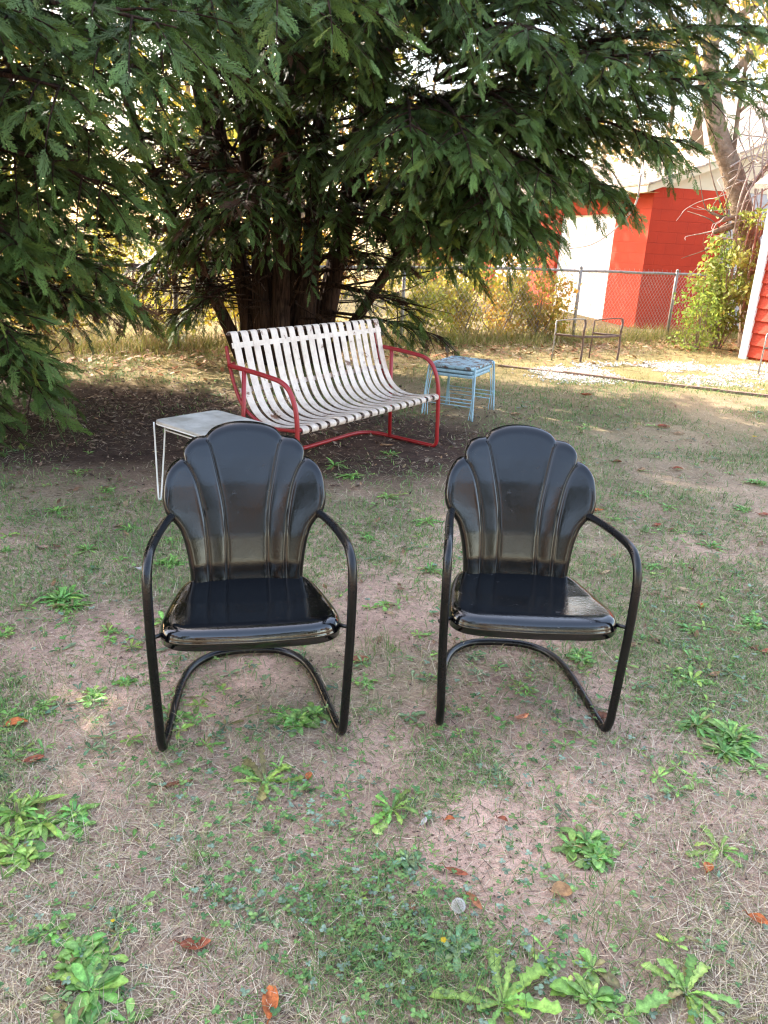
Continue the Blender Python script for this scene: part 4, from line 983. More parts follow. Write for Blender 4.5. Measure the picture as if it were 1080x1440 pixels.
# leaning trunk with cut limbs, and the bare vines hanging on it
def build_leaner():
    bx, by = 5.95, 13.2
    t = thing('leaning_tree', 'leaning grey-brown trunk with sawn limb stubs beside the red garage', 'tree', (bx, by, 0))
    P = spline([(.1, 0, -.1), (-.05, 0, .7), (-.35, 0, 1.7), (-.72, .05, 2.6), (-1.15, .1, 3.4), (-1.35, .3, 4.6), (-1.2, .5, 6.2), (-1.5, .6, 8)], 50)
    mb = MB(); mb.tube(P, np.linspace(.235, .07, len(P)) + rng.normal(0, .006, len(P)), 12); mb.build('trunk', M['barkgrey'], t)
    mb = MB()
    for a, b, r in [((-.45, 0, 1.95), (-1.0, -.25, 1.78), .06), ((-.5, 0, 2.0), (-.95, -.4, 1.95), .045), ((-.3, 0, 1.6), (.4, -.1, 2.4), .05), ((-1.1, .1, 3.3), (-1.75, -.2, 4.3), .06), ((-1.2, .2, 3.8), (-.3, -.2, 4.9), .06), ((-1.3, .3, 4.4), (-2.3, .1, 5.0), .05), ((-.8, 0, 2.7), (-.95, -.2, 4.4), .04), ((-.6, 0, 2.3), (.3, -.2, 3.6), .04), ((-1.3, .3, 4.6), (.6, .2, 6.2), .06), ((-1.3, .4, 5.2), (-2.4, .4, 6.6), .05)]:
        a = np.array(a); b = np.array(b); mb.tube(spline([a, (a + b) / 2 + rng.normal(0, .06, 3), b], 12), np.linspace(r, r * .7, 13), 8)
        for j in range(4):
            p = a + (b - a) * U(.4, 1); e = p + rng.normal(0, .5, 3) + np.array([0, 0, .3]); mb.tube(spline([p, (p + e) / 2 + rng.normal(0, .12, 3), e], 8), np.linspace(.016, .004, 9), 5, cap=False)
    mb.build('limb', M['barkgrey'], t)
    cen = [np.array([U(-2.6, .8), U(-.4, .6), U(3.2, 6.5)]) for _ in range(26)]
    mb = MB(); leaf_cloud(mb, cen, [.35] * 26, 900, .12, YEL + [(.55, .3, .12)]); mb.build('crown', M['leaf'], t, smooth=False)
    mb = MB()
    for k in range(130):
        q = rng.random(); i = int(len(P) * .14 + q * (len(P) * .6)); p = P[i] + np.array([U(-.3, .9), U(-.35, .1), U(-.1, .3)])
        pts = [p]; d = nrm(np.array([U(-.6, .8), U(-.3, .2), U(-.3, 1.)]))
        for j in range(6):
            d = nrm(d + rng.normal(0, .42, 3) + np.array([0, 0, -.06 * j])); pts.append(pts[-1] + d * U(.08, .28))
        S_ = spline(pts, 36); S_[:, 2] = np.maximum(S_[:, 2], .2)
        mb.tube(S_, np.linspace(U(.006, .017), .003, len(S_)), 5, cap=False)
    for k in range(11):   # long straight hanging canes
        x = U(-.75, 1.1); S_ = spline([(x, -.3, U(.5, 1.4)), (x + U(-.15, .15), -.35, 2.2), (x + U(-.3, .3), -.3, 3.2), (x + U(-.6, .6), -.2, U(3.8, 4.8))], 24)
        mb.tube(S_, np.linspace(.018, .006, len(S_)), 6, cap=False)
    o = mb.build('vine_tangle', M['vine'], None, True, (bx, by, 0)); tag(o, 'tangle of bare pale grapevines wound around the leaning trunk', 'vine')
build_leaner()
mb = MB(); S_ = spline([(3.30, 11.6, 2.45), (3.28, 11.6, 2.05), (3.05, 11.6, 1.72), (2.75, 11.6, 1.50), (2.42, 11.7, 1.42)], 30)
mb.tube(S_, np.linspace(.016, .006, len(S_)), 6); tag(mb.build('hanging_vine', M['vine']), 'single bare vine curving down in front of the white garage door', 'vine')

# --------------------------------------------------------------- chain-link fence
def build_fence():
    t = thing('chain_link_fence', 'rusty chain-link fence with a top rail running across the back of the yard', 'fence', (0, 0, 0))
    A = np.array([-9., 6.34]); B = np.array([5.6, 14.53]); d = (B - A); Ln = np.linalg.norm(d); d /= Ln
    top = lambda s: 1.0 + .11 * np.clip((s - 6.5) / 6, 0, 1)
    mb = MB(); s = np.linspace(0, Ln, 40); mb.tube(np.stack([A[0] + d[0] * s, A[1] + d[1] * s, top(s) - .01 + rng.normal(0, .004, 40)], -1), .021, 8); mb.build('top_rail', M['greymetal'], t)
    s0 = np.linalg.norm(np.array([-2.72, 9.87]) - A); s1 = np.linalg.norm(np.array([2.97, 13.05]) - A)
    for sp in [s0 - 6.4, s0 - 3.2, s0, s0 + 3.25, s1, s1 + 2.2, s0 - 9.]:
        if not 0 <= sp <= Ln: continue
        p = A + d * sp; mb = MB(); h = top(sp) + .03
        mb.tube([(p[0], p[1] - .035, -.1), (p[0], p[1] - .035, h)], .027, 10); mb.tube([(p[0], p[1] - .035, h), (p[0], p[1] - .035, h + .035)], [.032, .014], 10); mb.build('post', M['greymetal'], t)
    mb = MB(); pit = .075; V = []; wv = .0024
    H = 1.06
    for sg in (1, -1):
        s = np.arange(-H, Ln, pit) if sg > 0 else np.arange(0, Ln + H, pit)
        sa = np.clip(s, 0, Ln); sb = np.clip(s + sg * H * .85, 0, Ln)
        za = np.abs(sa - s) / .85; zb = H - np.abs(sb - (s + sg * H * .85)) / .85
        k = zb > za + .02; sa, sb, za, zb = sa[k], sb[k], za[k], zb[k]
        h = top((sa + sb) / 2) / 1.03
        za = .02 + za * h / H * .96; zb = .02 + zb * h / H * 1.0
        n_ = np.array([-d[1], d[0]])
        pa = np.stack([A[0] + d[0] * sa + n_[0] * .002 * sg, A[1] + d[1] * sa + n_[1] * .002 * sg, za], -1); pb = np.stack([A[0] + d[0] * sb + n_[0] * .002 * sg, A[1] + d[1] * sb + n_[1] * .002 * sg, zb], -1)
        ax = nrm(pb - pa); nb = np.array([n_[0], n_[1], 0.]); q = np.cross(ax, nb)
        for a_ in range(3):
            th = a_ * 2.094; off = (nb * math.cos(th) + q * math.sin(th)) * wv; th2 = th + 2.094; off2 = (nb * math.cos(th2) + q * math.sin(th2)) * wv
            Vq = np.stack([pa + off, pa + off2, pb + off2, pb + off], 1); mb.add(Vq.reshape(-1, 3), np.arange(len(pa) * 4).reshape(-1, 4))
    # twisted barbs above the rail
    for s in np.arange(.05, Ln, .11):
        p = A + d * s; z = top(s); mb.tube([(p[0], p[1], z - .02), (p[0] + .012, p[1], z + .02), (p[0] + .004, p[1], z + .05)], .0035, 3, cap=False)
    mb.build('wire_mesh', M['greymetal'], t, smooth=False)
build_fence()

# --------------------------------------------------------------------- garage
def build_garage():
    P0 = np.array([4.72, 15.55]); u = np.array([-.22, .9755]); ang = math.atan2(u[1], u[0])     # local +x runs back along the door side, local -y to the right
    t = thing('garage', 'red block garage with white doors and a tan shingle roof behind the fence', 'garage', (P0[0], P0[1], 0), ang)
    Lg, Wg, Hh = 16., 5.2, 2.58
    mb = MB(); th = .2
    doors = [(1.35, 4.15), (5.75, 8.55), (10.2, 13.0)]; dh = 2.14
    x = 0
    for a, b in doors:
        mb.box(((x + a) / 2, -th / 2, Hh / 2 - .05), (a - x, th, Hh + .1)); mb.box(((a + b) / 2, -th / 2, (Hh + dh) / 2), (b - a, th, Hh - dh)); x = b
    mb.box(((x + Lg) / 2, -th / 2, Hh / 2 - .05), (Lg - x, th, Hh + .1))
    mb.box((th / 2, -(1.6 + th) / 2, Hh / 2 - .05), (th, 1.6 - th, Hh + .1)); mb.box((Lg - th / 2, -(Wg + th) / 2, Hh / 2 - .05), (th, Wg - th, Hh + .1)); mb.box((Lg / 2, -Wg - th / 2, Hh / 2 - .05), (Lg, th, Hh + .1))
    mb.build('block_wall', M['redblock'], t, smooth=False)
    mb2 = MB(); mb2.box((th / 2 + .03, -(1.6 + Wg + .0) / 2, Hh / 2 - .05), (th, Wg - 1.6, Hh + .1))
    for k in range(13): mb2.box((.03, -(1.6 + Wg) / 2, .1 + k * .2), (.02, Wg - 1.62, .175))
    mb2.build('siding_wall', M['greyhouse'], t, smooth=False)
    for a, b in doors:
        mb = MB(); mb.box(((a + b) / 2, -.10, dh / 2), (b - a - .004, .03, dh - .004))
        for r in range(4):
            for c in range(4):
                wx = (b - a) / 4; hz = dh / 4; mb.box((a + wx * (c + .5), -.082, hz * (r + .5)), (wx - .16, .012, hz - .16))
        for r in range(1, 4): mb.box(((a + b) / 2, -.0835, dh * r / 4), (b - a - .01, .006, .02))
        mb.build('garage_door', M['door'], t, smooth=False)
    pit = .36; rise = pit * (Wg / 2 + .35); ov = .32
    for sx, xx in ((0, .035), (1, Lg - .035)):
        mb = MB(); zz = Hh + .003; V = [(xx - .03, -.0, zz), (xx - .03, -Wg - th, zz), (xx - .03, -(Wg + th) / 2, zz + pit * (Wg + th) / 2)]
        V += [(a + .06, b, c) for a, b, c in V]
        mb.add(V, [[0, 2, 1], [3, 4, 5]]); mb.Q.append(np.array([[0, 1, 4, 3], [1, 2, 5, 4], [2, 0, 3, 5]])); mb.build('gable', M['cream'], t, smooth=False)
    mb = MB(); yc = -(Wg + th) / 2; ridge = Hh + .13 + pit * (Wg + th) / 2
    for sg in (-1, 1):
        e = (Wg + th) / 2 + ov
        for k in range(14):
            y0 = yc + sg * e * (1 - k / 14); y1 = yc + sg * e * (1 - (k + 1.12) / 14); z0 = ridge - pit * e * (1 - k / 14) + .02; z1 = ridge - pit * e * (1 - (k + 1.12) / 14)
            if k == 13: y1 = yc; z1 = ridge
            V = [(-ov, y0, z0), (Lg + ov, y0, z0), (Lg + ov, y1, z1), (-ov, y1, z1)]; V += [(a, b, c - .03) for a, b, c in V]
            mb.add(V, [[0, 1, 2, 3], [7, 6, 5, 4], [0, 4, 5, 1], [1, 5, 6, 2], [2, 6, 7, 3], [3, 7, 4, 0]])
    mb.build('roof', M['shingle'], t, smooth=False)
    mb = MB()
    for sg in (-1, 1):
        e = (Wg + th) / 2 + ov; y0 = yc + sg * (e - .03); zz = ridge - pit * e - .06
        mb.box((Lg / 2, y0, zz), (Lg + 2 * ov - .1, .03, .15))
        for xx in (-ov + .04,):
            V = [(xx, yc + sg * (e - .05), ridge - pit * e - .13), (xx, yc + sg * .01, ridge - .14), (xx, yc + sg * .01, ridge - .02), (xx, yc + sg * (e - .05), ridge - pit * e - .01)]
            V += [(a + .03, b, c) for a, b, c in V]; mb.add(V, [[0, 1, 2, 3], [7, 6, 5, 4], [0, 4, 5, 1], [1, 5, 6, 2], [2, 6, 7, 3], [3, 7, 4, 0]])
        V = [(-ov + .08, yc + sg * (e - .06), ridge - pit * e - .125), (Lg + ov - .08, yc + sg * (e - .06), ridge - pit * e - .125), (Lg + ov - .08, yc + sg * (e - ov + .02), ridge - pit * e - .12), (-ov + .08, yc + sg * (e - ov + .02), ridge - pit * e - .12)]
        mb.add(V, [[0, 1, 2, 3]])
    mb.build('fascia', M['cream'], t, smooth=False)
    mb = MB(); mb.tube([(-.06, -1.64, -.05), (-.06, -1.64, Hh - .15), (-.02, -1.64, Hh + .02)], .045, 8); mb.build('downspout', M['greyhouse'], t)
build_garage()

def build_house():
    t = thing('pale_house', 'pale grey house seen past the vines at the far right', 'house', (13.5, 24.5, 0), R_(-14))
    mb = MB(); mb.box((0, 0, 1.9), (9, 7, 4.0))
    for k in range(14): mb.box((-0, -3.505, .3 + k * .26), (9.01, .02, .235))
    mb.build('wall', M['greyhouse'], t, smooth=False)
    mb = MB()
    V = [(-4.9, -4, 3.8), (4.9, -4, 3.8), (4.9, 0, 5.6), (-4.9, 0, 5.6), (-4.9, 4, 3.8), (4.9, 4, 3.8)]; V += [(a, b, c + .12) for a, b, c in V]
    mb.add(V, [[6, 7, 8, 9], [9, 8, 11, 10], [0, 3, 2, 1], [3, 4, 5, 2], [0, 1, 7, 6], [5, 4, 10, 11], [0, 6, 9, 3], [3, 9, 10, 4], [1, 2, 8, 7], [2, 5, 11, 8]]); mb.build('roof', M['shingle'], t, smooth=False)
    for x in (-2.6, .6):
        mb = MB(); mb.box((x, -3.53, 2.2), (1.1, .05, 1.3)); w_ = mb.build('window', M['door'], t, smooth=False)
        mb = MB(); mb.box((x, -3.565, 2.2), (.94, .02, 1.14)); mb.build('pane', M['back'], w_, smooth=False)
build_house()

# ----------------------------------------------------- red clapboard shed at the right
def build_shed():
    p = np.array([5.3, 11.83]); u = nrm(np.array([.56, -.83])); ang = math.atan2(u[1], u[0])
    t = thing('red_shed', 'red clapboard shed with white corner trim at the right edge of the yard', 'shed', (p[0], p[1], 0), ang)
    Lw, Dw, Hh = 2.4, 2.2, 2.35
    mb = MB(); mb.box((Lw / 2, Dw / 2, Hh / 2 - .02), (Lw - .02, Dw - .02, Hh))
    n = 13
    for side in range(2):
        for k in range(n):
            z0 = .03 + k * (Hh - .05) / n; z1 = z0 + (Hh - .05) / n + .012
            if side == 0: V = [(.05, -.034, z0), (Lw - .05, -.034, z0), (Lw - .05, -.004, z1), (.05, -.004, z1), (.05, .01, z0), (Lw - .05, .01, z0)]
            else: V = [(-.034, Dw - .05, z0), (-.034, .05, z0), (-.004, .05, z1), (-.004, Dw - .05, z1), (.01, Dw - .05, z0), (.01, .05, z0)]
            mb.add(V, [[0, 1, 2, 3], [0, 4, 5, 1]])
    mb.build('clapboard_wall', M['redboard'], t, smooth=False)
    for x, y in ((0, 0), (Lw, 0), (0, Dw)):
        mb = MB(); mb.box((x + .02 * (1 if x == 0 else -1), y + .0, Hh / 2), (.12, .12, Hh + .02)); mb.build('corner_trim', M['door'], t, smooth=False)
    mb = MB(); V = [(-.2, -.25, Hh), (Lw + .2, -.25, Hh), (Lw + .2, Dw / 2, Hh + .75), (-.2, Dw / 2, Hh + .75), (-.2, Dw + .25, Hh), (Lw + .2, Dw + .25, Hh)]; V += [(a, b, c + .06) for a, b, c in V]
    mb.add(V, [[6, 7, 8, 9], [9, 8, 11, 10], [0, 3, 2, 1], [3, 4, 5, 2], [0, 1, 7, 6], [5, 4, 10, 11], [0, 6, 9, 3], [3, 9, 10, 4], [1, 2, 8, 7], [2, 5, 11, 8]]); mb.build('roof', M['shingle'], t, smooth=False)
build_shed()

# ------------------------------------------------------------- old metal frames
def old_frame(loc, rotz, label, name='rusty_chair_frame'):
    t = thing(name, label, 'chair frame', loc, rotz, None)
    w_ = .71
    for sx in (0, 1):
        x = sx * w_; mb = MB()
        mb.tube(spline([(x, 0, -.03), (x + .012, .0, .16), (x, .0, .34), (x - .02, -.02, .42), (x + .01, 0, .50), (x + .015, .02, .56)], 30), .016, 8); mb.build('front_leg', M['rustmetal'], t)
        mb = MB(); mb.tube(spline([(x + .015, .02, .56), (x - .04, .05, .565), (x - .18, .16, .545), (x - .27, .25, .52)], 20), .008, 8); mb.build('arm', M['greymetal'] if sx == 0 else M['rustmetal'], t)  # left arm and rear leg paler: sunlight put into the metal colour
        mb = MB(); mb.tube([(x - .27, .25, .52), (x - .25, .27, .34), (x - .26, .27, -.03)], .010, 8); mb.build('rear_leg', M['greymetal'] if sx == 0 else M['rustmetal'], t)
        mb = MB(); mb.tube([(x, 0, .335), (x - .25, .27, .345)], .016, 8); mb.build('side_rail', M['rustmetal'], t)
    mb = MB(); mb.tube([(0, 0, .34), (w_ * .5, .0, .328), (w_, 0, .34)], .017, 8); mb.build('front_rail', M['rustmetal'], t)
    return t
old_frame((2.52, 10.43, 0), math.atan2(.38, .59), 'rusty bare metal chair frame standing on the gravel before the fence')
old_frame((5.13, 10.0, 0), R_(20), 'dark metal chair frame cut off at the right edge before the red shed')

# timber edging lying on the grass
mb = MB()
P = np.array([[1.35, 9.76, -.012], [2.1, 9.43, .0], [2.9, 9.0, .008], [3.7, 8.68, .0], [4.9, 8.2, -.01]])
for i in range(4):
    a, b = P[i], P[i + 1]; d = b - a; L_ = np.linalg.norm(d); yaw = math.atan2(d[1], d[0]); c, s = math.cos(yaw), math.sin(yaw)
    mb.box((a + b) / 2 + np.array([0, 0, .002 * i]), (L_ * 1.0, .06, .045), np.array([[c, -s, 0], [s, c, 0], [0, 0, 1]]))
tag(mb.build('timber_edging', M['timber'], None, False), 'long weathered brown timber lying on the grass in front of the gravel', 'timber')

# ----------------------------------------------------------------- weeds, leaves
F_ = 1082.; cp, sp = math.cos(R_(19.6)), math.sin(R_(19.6)); cr, sr = math.cos(R_(2.9)), math.sin(R_(2.9))
def spot(u, v):
    """where on the yard the plant grows, surveyed from the photograph"""
    rt = np.array([cr, sr * sp, sr * cp]); up = np.array([-sr, cr * sp, cr * cp]); fw = np.array([0, cp, -sp])
    d = fw + rt * (u - 540) / F_ - up * (v - 720) / F_; t = -1.45 / d[2]
    return d[0] * t, d[1] * t, t

def leaf_blade(L, W, kind, e0, e1, nseg, r):
    t = np.linspace(0, 1, nseg + 1)
    if kind == 'spoon': wd = W * (.14 + .86 * np.sin(np.pi * np.clip(t, 0, 1) ** 1.9) ** .7); wd[-1] = W * .2
    elif kind == 'lance': wd = W * (np.sin(np.pi * (t * .96 + .03)) ** .8 * (.7 + .3 * t)); wd[-1] = .0
    else:
        wd = W * (.22 + .78 * t ** .7) * np.where(np.arange(nseg + 1) % 2 == 0, r.uniform(.7, 1.1, nseg + 1), r.uniform(.35, .7, nseg + 1)); wd[-1] = W * .08; wd[0] = W * .15
    e = e0 + (e1 - e0) * t; st = L / nseg
    x = np.r_[0, np.cumsum(np.cos(e[:-1]) * st)]; z = np.r_[0, np.cumsum(np.sin(e[:-1]) * st)]
    ny = np.cumsum(r.normal(0, .012 * L, nseg + 1))
    V = []
    for k in range(nseg + 1):
        lift = wd[k] * .32
        back = -r.uniform(.0, .035) * L if kind == 'toothed' and k % 2 == 0 else 0
        V += [(x[k] + back, ny[k] - wd[k], z[k] + lift * r.uniform(.6, 1.3)), (x[k], ny[k], z[k]), (x[k] + back, ny[k] + wd[k], z[k] + lift * r.uniform(.6, 1.3))]
    F = []
    for k in range(nseg):
        a = 3 * k; F += [[a, a + 3, a + 4, a + 1], [a + 1, a + 4, a + 5, a + 2]]
    return np.array(V), np.array(F)

def rosette_mesh(kind, n, L, seed, base, clump=1):
    r = np.random.default_rng(seed); mb = MB()
    hearts = [(0., 0., 1. if clump == 1 else .75)] + [(r.normal(0, .3) * L, r.normal(0, .3) * L, r.uniform(.4, .75)) for _ in range(clump - 1)]
    for hx, hy, hs in hearts:
        m = max(4, int(n * hs)); a00 = r.uniform(0, 6.28)
        for i in range(m):
            q = i / max(1, m - 1); az = a00 + i * 2.39996 + r.uniform(-.6, .6)
            Ln = L * hs * (.8 if clump > 1 else 1.) * (1 - .55 * q) * r.uniform(.55, 1.15)
            e0 = R_(6 + 50 * q + r.uniform(-6, 22)); e1 = R_(-38 + 46 * q + r.uniform(-34, 26))
            W = {'spoon': .165, 'lance': .105, 'toothed': .15}[kind] * Ln * r.uniform(.75, 1.3)
            V, F = leaf_blade(Ln, W, kind, e0, e1, int(r.integers(11, 16)) if kind == 'toothed' else 7, r)
            V[:, 0] += .003
            V[:, 2] = np.maximum(V[:, 2], .004 + .004 * r.random(len(V)))
            c, s = math.cos(az), math.sin(az); V = np.stack([V[:, 0] * c - V[:, 1] * s + hx, V[:, 0] * s + V[:, 1] * c + hy, V[:, 2] + .003], -1)
            col = np.array(base) * r.uniform(.6, 1.35) * np.array([r.uniform(.85, 1.4), 1, r.uniform(.8, 1.15)])
            if r.random() < .06: col = np.array([.30, .26, .10]) * r.uniform(.6, 1.1)
            C = np.repeat(col[None], len(V), 0); C[1::3] = C[1::3] * 1.4 + .012
            mb.add(V, F, np.clip(C, 0, 1))
    return mb

G_D = (.24, .46, .10); G_B = (.19, .42, .10); G_T = (.17, .31, .15)
WEEDS = [  # u, v, radius px, kind, leaves, colour, label
    (372, 1100, 66, 'toothed', 11, G_D, 'large bright green dandelion rosette in front of the left chair'),
    (552, 1138, 52, 'toothed', 9, G_D, 'bright green dandelion rosette in bare soil between and before the two chairs'),
    (1012, 1195, 46, 'toothed', 8, G_D, 'small bright green dandelion at the right, below the dense leafy clump'),
    (705, 1412, 92, 'toothed', 9, G_D, 'broad dandelion cut by the bottom edge, left of the dense bottom rosette'),
    (965, 1395, 84, 'toothed', 13, G_D, 'many-leaved jagged dandelion in the bottom right corner'),
    (825, 1185, 54, 'spoon', 30, G_B, 'dense round-leaved rosette weed below the right chair'),
    (830, 1405, 66, 'spoon', 20, G_D, 'dense spoon-leaved rosette at the bottom edge between two dandelions'),
    (128, 1395, 82, 'spoon', 26, G_B, 'large spoon-leaved rosette in the bottom left corner'),
    (112, 1338, 54, 'spoon', 20, G_B, 'spoon-leaved rosette just above the largest one at the bottom left'),
    (418, 1012, 46, 'spoon', 20, G_B, 'leafy green weed between the front feet of the left chair'),
    (25, 1150, 72, 'lance', 14, G_D, 'tall long-leaved green weed at the left edge'),
    (20, 1200, 56, 'spoon', 13, G_D, 'broad-leaved weed at the left edge below the long-leaved one'),
    (95, 1155, 40, 'spoon', 14, G_B, 'round-leaved weed right of the long-leaved one at the left edge'),
    (20, 1066, 38, 'lance', 8, G_B, 'grey-green long-leaved weed at the left edge beside two orange leaves'),
    (84, 846, 48, 'lance', 30, G_B, 'wide mat of green leaves at mid left of the left chair'),
    (152, 888, 26, 'spoon', 14, G_B, 'small green weed just left of the left chair seat'),
    (245, 795, 34, 'lance', 18, G_B, 'green weed seen under the left arm of the left chair'),
    (242, 762, 24, 'lance', 12, G_B, 'green weed just behind the left arm of the left chair'),
    (232, 876, 20, 'spoon', 10, G_B, 'small weed beside the left chair seat corner'),
    (252, 1008, 32, 'spoon', 16, G_B, 'spoon-leaved weed behind the left foot of the left chair'),
    (972, 958, 38, 'spoon', 14, G_D, 'fresh broad-leaved weed right of the right chair beside a curled tan leaf'),
    (1028, 1036, 60, 'lance', 34, G_B, 'dense dark green leafy clump at the right edge'),
    (1062, 1080, 30, 'spoon', 12, G_B, 'round-leaved weed at the lower right rim of the dense leafy clump'),
    (1066, 682, 26, 'lance', 22, G_B, 'green clump far right in the mid yard'),
    (1044, 716, 22, 'lance', 16, G_B, 'green weed just below the far right mid-yard clump'),
    (175, 958, 24, 'spoon', 12, G_B, 'small bright weed left of the left chair leg'),
    (128, 985, 28, 'spoon', 14, G_B, 'green weed at the right end of the row at the left edge'),
    (62, 990, 30, 'spoon', 15, G_B, 'green weed in the middle of the row at the left edge'),
    (14, 1005, 30, 'spoon', 12, G_B, 'green weed at the left end of the row at the left edge'),
    (818, 930, 32, 'spoon', 16, G_B, 'leafy weed under the right chair behind its seat front'),
    (572, 1210, 38, 'spoon', 12, G_T, 'dark green weed below the dandelion between the chairs'),
    (515, 752, 26, 'lance', 14, G_B, 'green weed in the gap midway between the two chairs'),
    (492, 672, 28, 'lance', 18, G_B, 'spreading green weed below the bench near the left chair back'),
    (545, 702, 18, 'lance', 12, G_B, 'small green weed below the bench in the middle of the gap'),
    (548, 640, 22, 'lance', 12, G_B, 'green weed in front of the right foot of the bench'),
    (470, 655, 20, 'lance', 10, G_B, 'small weed in front of the bench by the left chair back'),
    (106, 668, 24, 'lance', 12, G_B, 'weed in the shade left of the white wire table'),
    (150, 690, 24, 'lance', 12, G_B, 'weed in the shade below and left of the white wire table'),
    (80, 720, 20, 'lance', 10, G_B, 'weed in the shaded grass at the left, above the wide leaf mat'),
    (125, 775, 20, 'lance', 12, G_B, 'weed midway between the wide leaf mat and the wire table'),
    (185, 745, 18, 'lance', 10, G_B, 'weed in the grass below the wire table leg'),
    (10, 775, 22, 'lance', 12, G_B, 'green weed at the left edge level with the left chair arm'),
    (12, 890, 26, 'spoon', 12, G_B, 'green weed at the left edge level with the left chair seat'),
    (1062, 878, 32, 'spoon', 16, G_B, 'green weed at the right edge level with the right chair seat'),
    (918, 798, 24, 'lance', 14, G_B, 'green weed beside the right arm of the right chair'),
    (965, 885, 24, 'spoon', 12, G_B, 'green weed between the right chair and the right edge'),
    (862, 732, 22, 'lance', 12, G_B, 'green weed behind the right arm of the right chair'),
    (605, 800, 20, 'lance', 12, G_B, 'green weed left of the right chair seat'),
    (600, 735, 20, 'lance', 12, G_B, 'green weed left of the right chair back'),
    (940, 715, 18, 'lance', 10, G_B, 'small weed in the open grass behind the right chair'),
    (515, 960, 24, 'spoon', 10, G_B, 'glossy green weed beside the right leg of the left chair'),
    (1000, 770, 20, 'lance', 10, G_B, 'pale green grassy weed in the open ground at the right'),
    (790, 1240, 18, 'spoon', 8, G_T, 'tiny weed beside the curled tan leaf below the round rosette'),
    (640, 1340, 44, 'spoon', 16, G_T, 'dark broad-leaved weed with a yellow flower near the seed head'),
    (165, 1300, 36, 'lance', 26, G_T, 'dark feathery weed with a tiny yellow flower at the lower left'),
    (360, 1295, 30, 'spoon', 12, G_T, 'dark toothless weed in soil at lower centre left'),
    (505, 1265, 16, 'spoon', 7, G_D, 'tiny bright weed in bare soil at lower centre'),
    (700, 1085, 30, 'lance', 14, G_T, 'feathery weed before the right chair, left of its front foot'),
]
for i, (u, v, rp, kind, n, colr, lab) in enumerate(WEEDS):
    x, y, t = spot(u, v); Lr = rp * t / F_ * (1.15 if kind == 'toothed' else 1.4 if rp >= 38 else 1.3)
    mb = rosette_mesh(kind, int(n * (1.4 if kind == 'toothed' else 1.5)), Lr, 100 + i, colr, 1 if kind == 'toothed' or rp < 22 else (3 if rp < 40 else 6))
    nm = {'toothed': 'dandelion', 'spoon': 'rosette_weed', 'lance': 'leafy_weed'}[kind]
    o = mb.build(nm, M['weed'], None, True, (x, y, float(gz(x, y)) - .002), U(0, 6.28)); tag(o, lab, 'weed', 'weeds growing in the yard')
# countless small seedlings between the big weeds
mb = MB()
x, y = scatter(3000, .85, 8.0, 1.05); k = (rng.random(len(x)) < np.clip((fbm(x * 1.3 + 2, y * 1.3, 81, 3) - .38) * 3, .1, 1) * (1 - .8 * mulch_shade(x, y)))
for xx, yy in zip(x[k], y[k]):
    L_ = U(.012, .046) * (1 + .16 * yy); m2 = rosette_mesh('spoon' if rng.random() < .6 else 'lance', rng.integers(4, 9), L_, int(rng.integers(1e6)), [G_B, G_T, (.13, .22, .13), G_D][rng.integers(4)])
    a = U(0, 6.28); c, s = math.cos(a), math.sin(a)
    for V, Cc in zip(m2.V, m2.C):
        pass
    V = np.concatenate(m2.V); V = np.stack([V[:, 0] * c - V[:, 1] * s + xx, V[:, 0] * s + V[:, 1] * c + yy, V[:, 2] + float(gz(xx, yy))], -1)
    mb.add(V, np.concatenate(m2.Q), np.concatenate(m2.C))
tag(mb.build('seedlings', M['weed'], None, True), 'countless tiny green seedlings scattered in the yard', 'ground cover', None, 'stuff')

def fallen_leaf(L, W, seed, col, curl=.5):
    r = np.random.default_rng(seed); mb = MB(); nl, nw = 9, 5
    t = np.linspace(0, 1, nl); wd = W * np.sin(np.pi * (t * .94 + .03)) ** .75
    V = []; C = []
    fold = r.uniform(.15, .8); c1 = r.uniform(-.6, 1.) * curl; tw = r.uniform(-.6, .6)
    for i in range(nl):
        for j in range(nw):
            s = (j / (nw - 1) * 2 - 1); yy = s * wd[i]; a = tw * (t[i] - .5)
            z = abs(s) ** 1.3 * wd[i] * fold + c1 * L * (t[i] - .5) ** 2 * 1.6 + r.normal(0, .015 * L)
            V.append(((t[i] - .5) * L + r.normal(0, .01 * L), yy * math.cos(a) - z * math.sin(a) * .3, z + yy * math.sin(a) * .6))
            C.append(np.array(col) * r.uniform(.75, 1.25) * (1.25 if j == 2 else 1))
    V = np.array(V); V[:, 2] -= V[:, 2].min() - .003
    F = [[i * nw + j, (i + 1) * nw + j, (i + 1) * nw + j + 1, i * nw + j + 1] for i in range(nl - 1) for j in range(nw - 1)]
    mb.add(V, F, np.clip(np.array(C), 0, 1))
    p = V[2]; mb.tube([p, p + np.array([-.18 * L, .02 * L, .01]), p + np.array([-.33 * L, .07 * L, .0])], [.0016, .0013, .001], 4, col=np.array(col) * .6)
    return mb
ORANGE = (.55, .17, .055); BROWN = (.24, .10, .055); RUST = (.36, .115, .06); TAN = (.42, .25, .13); PALE = (.75, .7, .66)
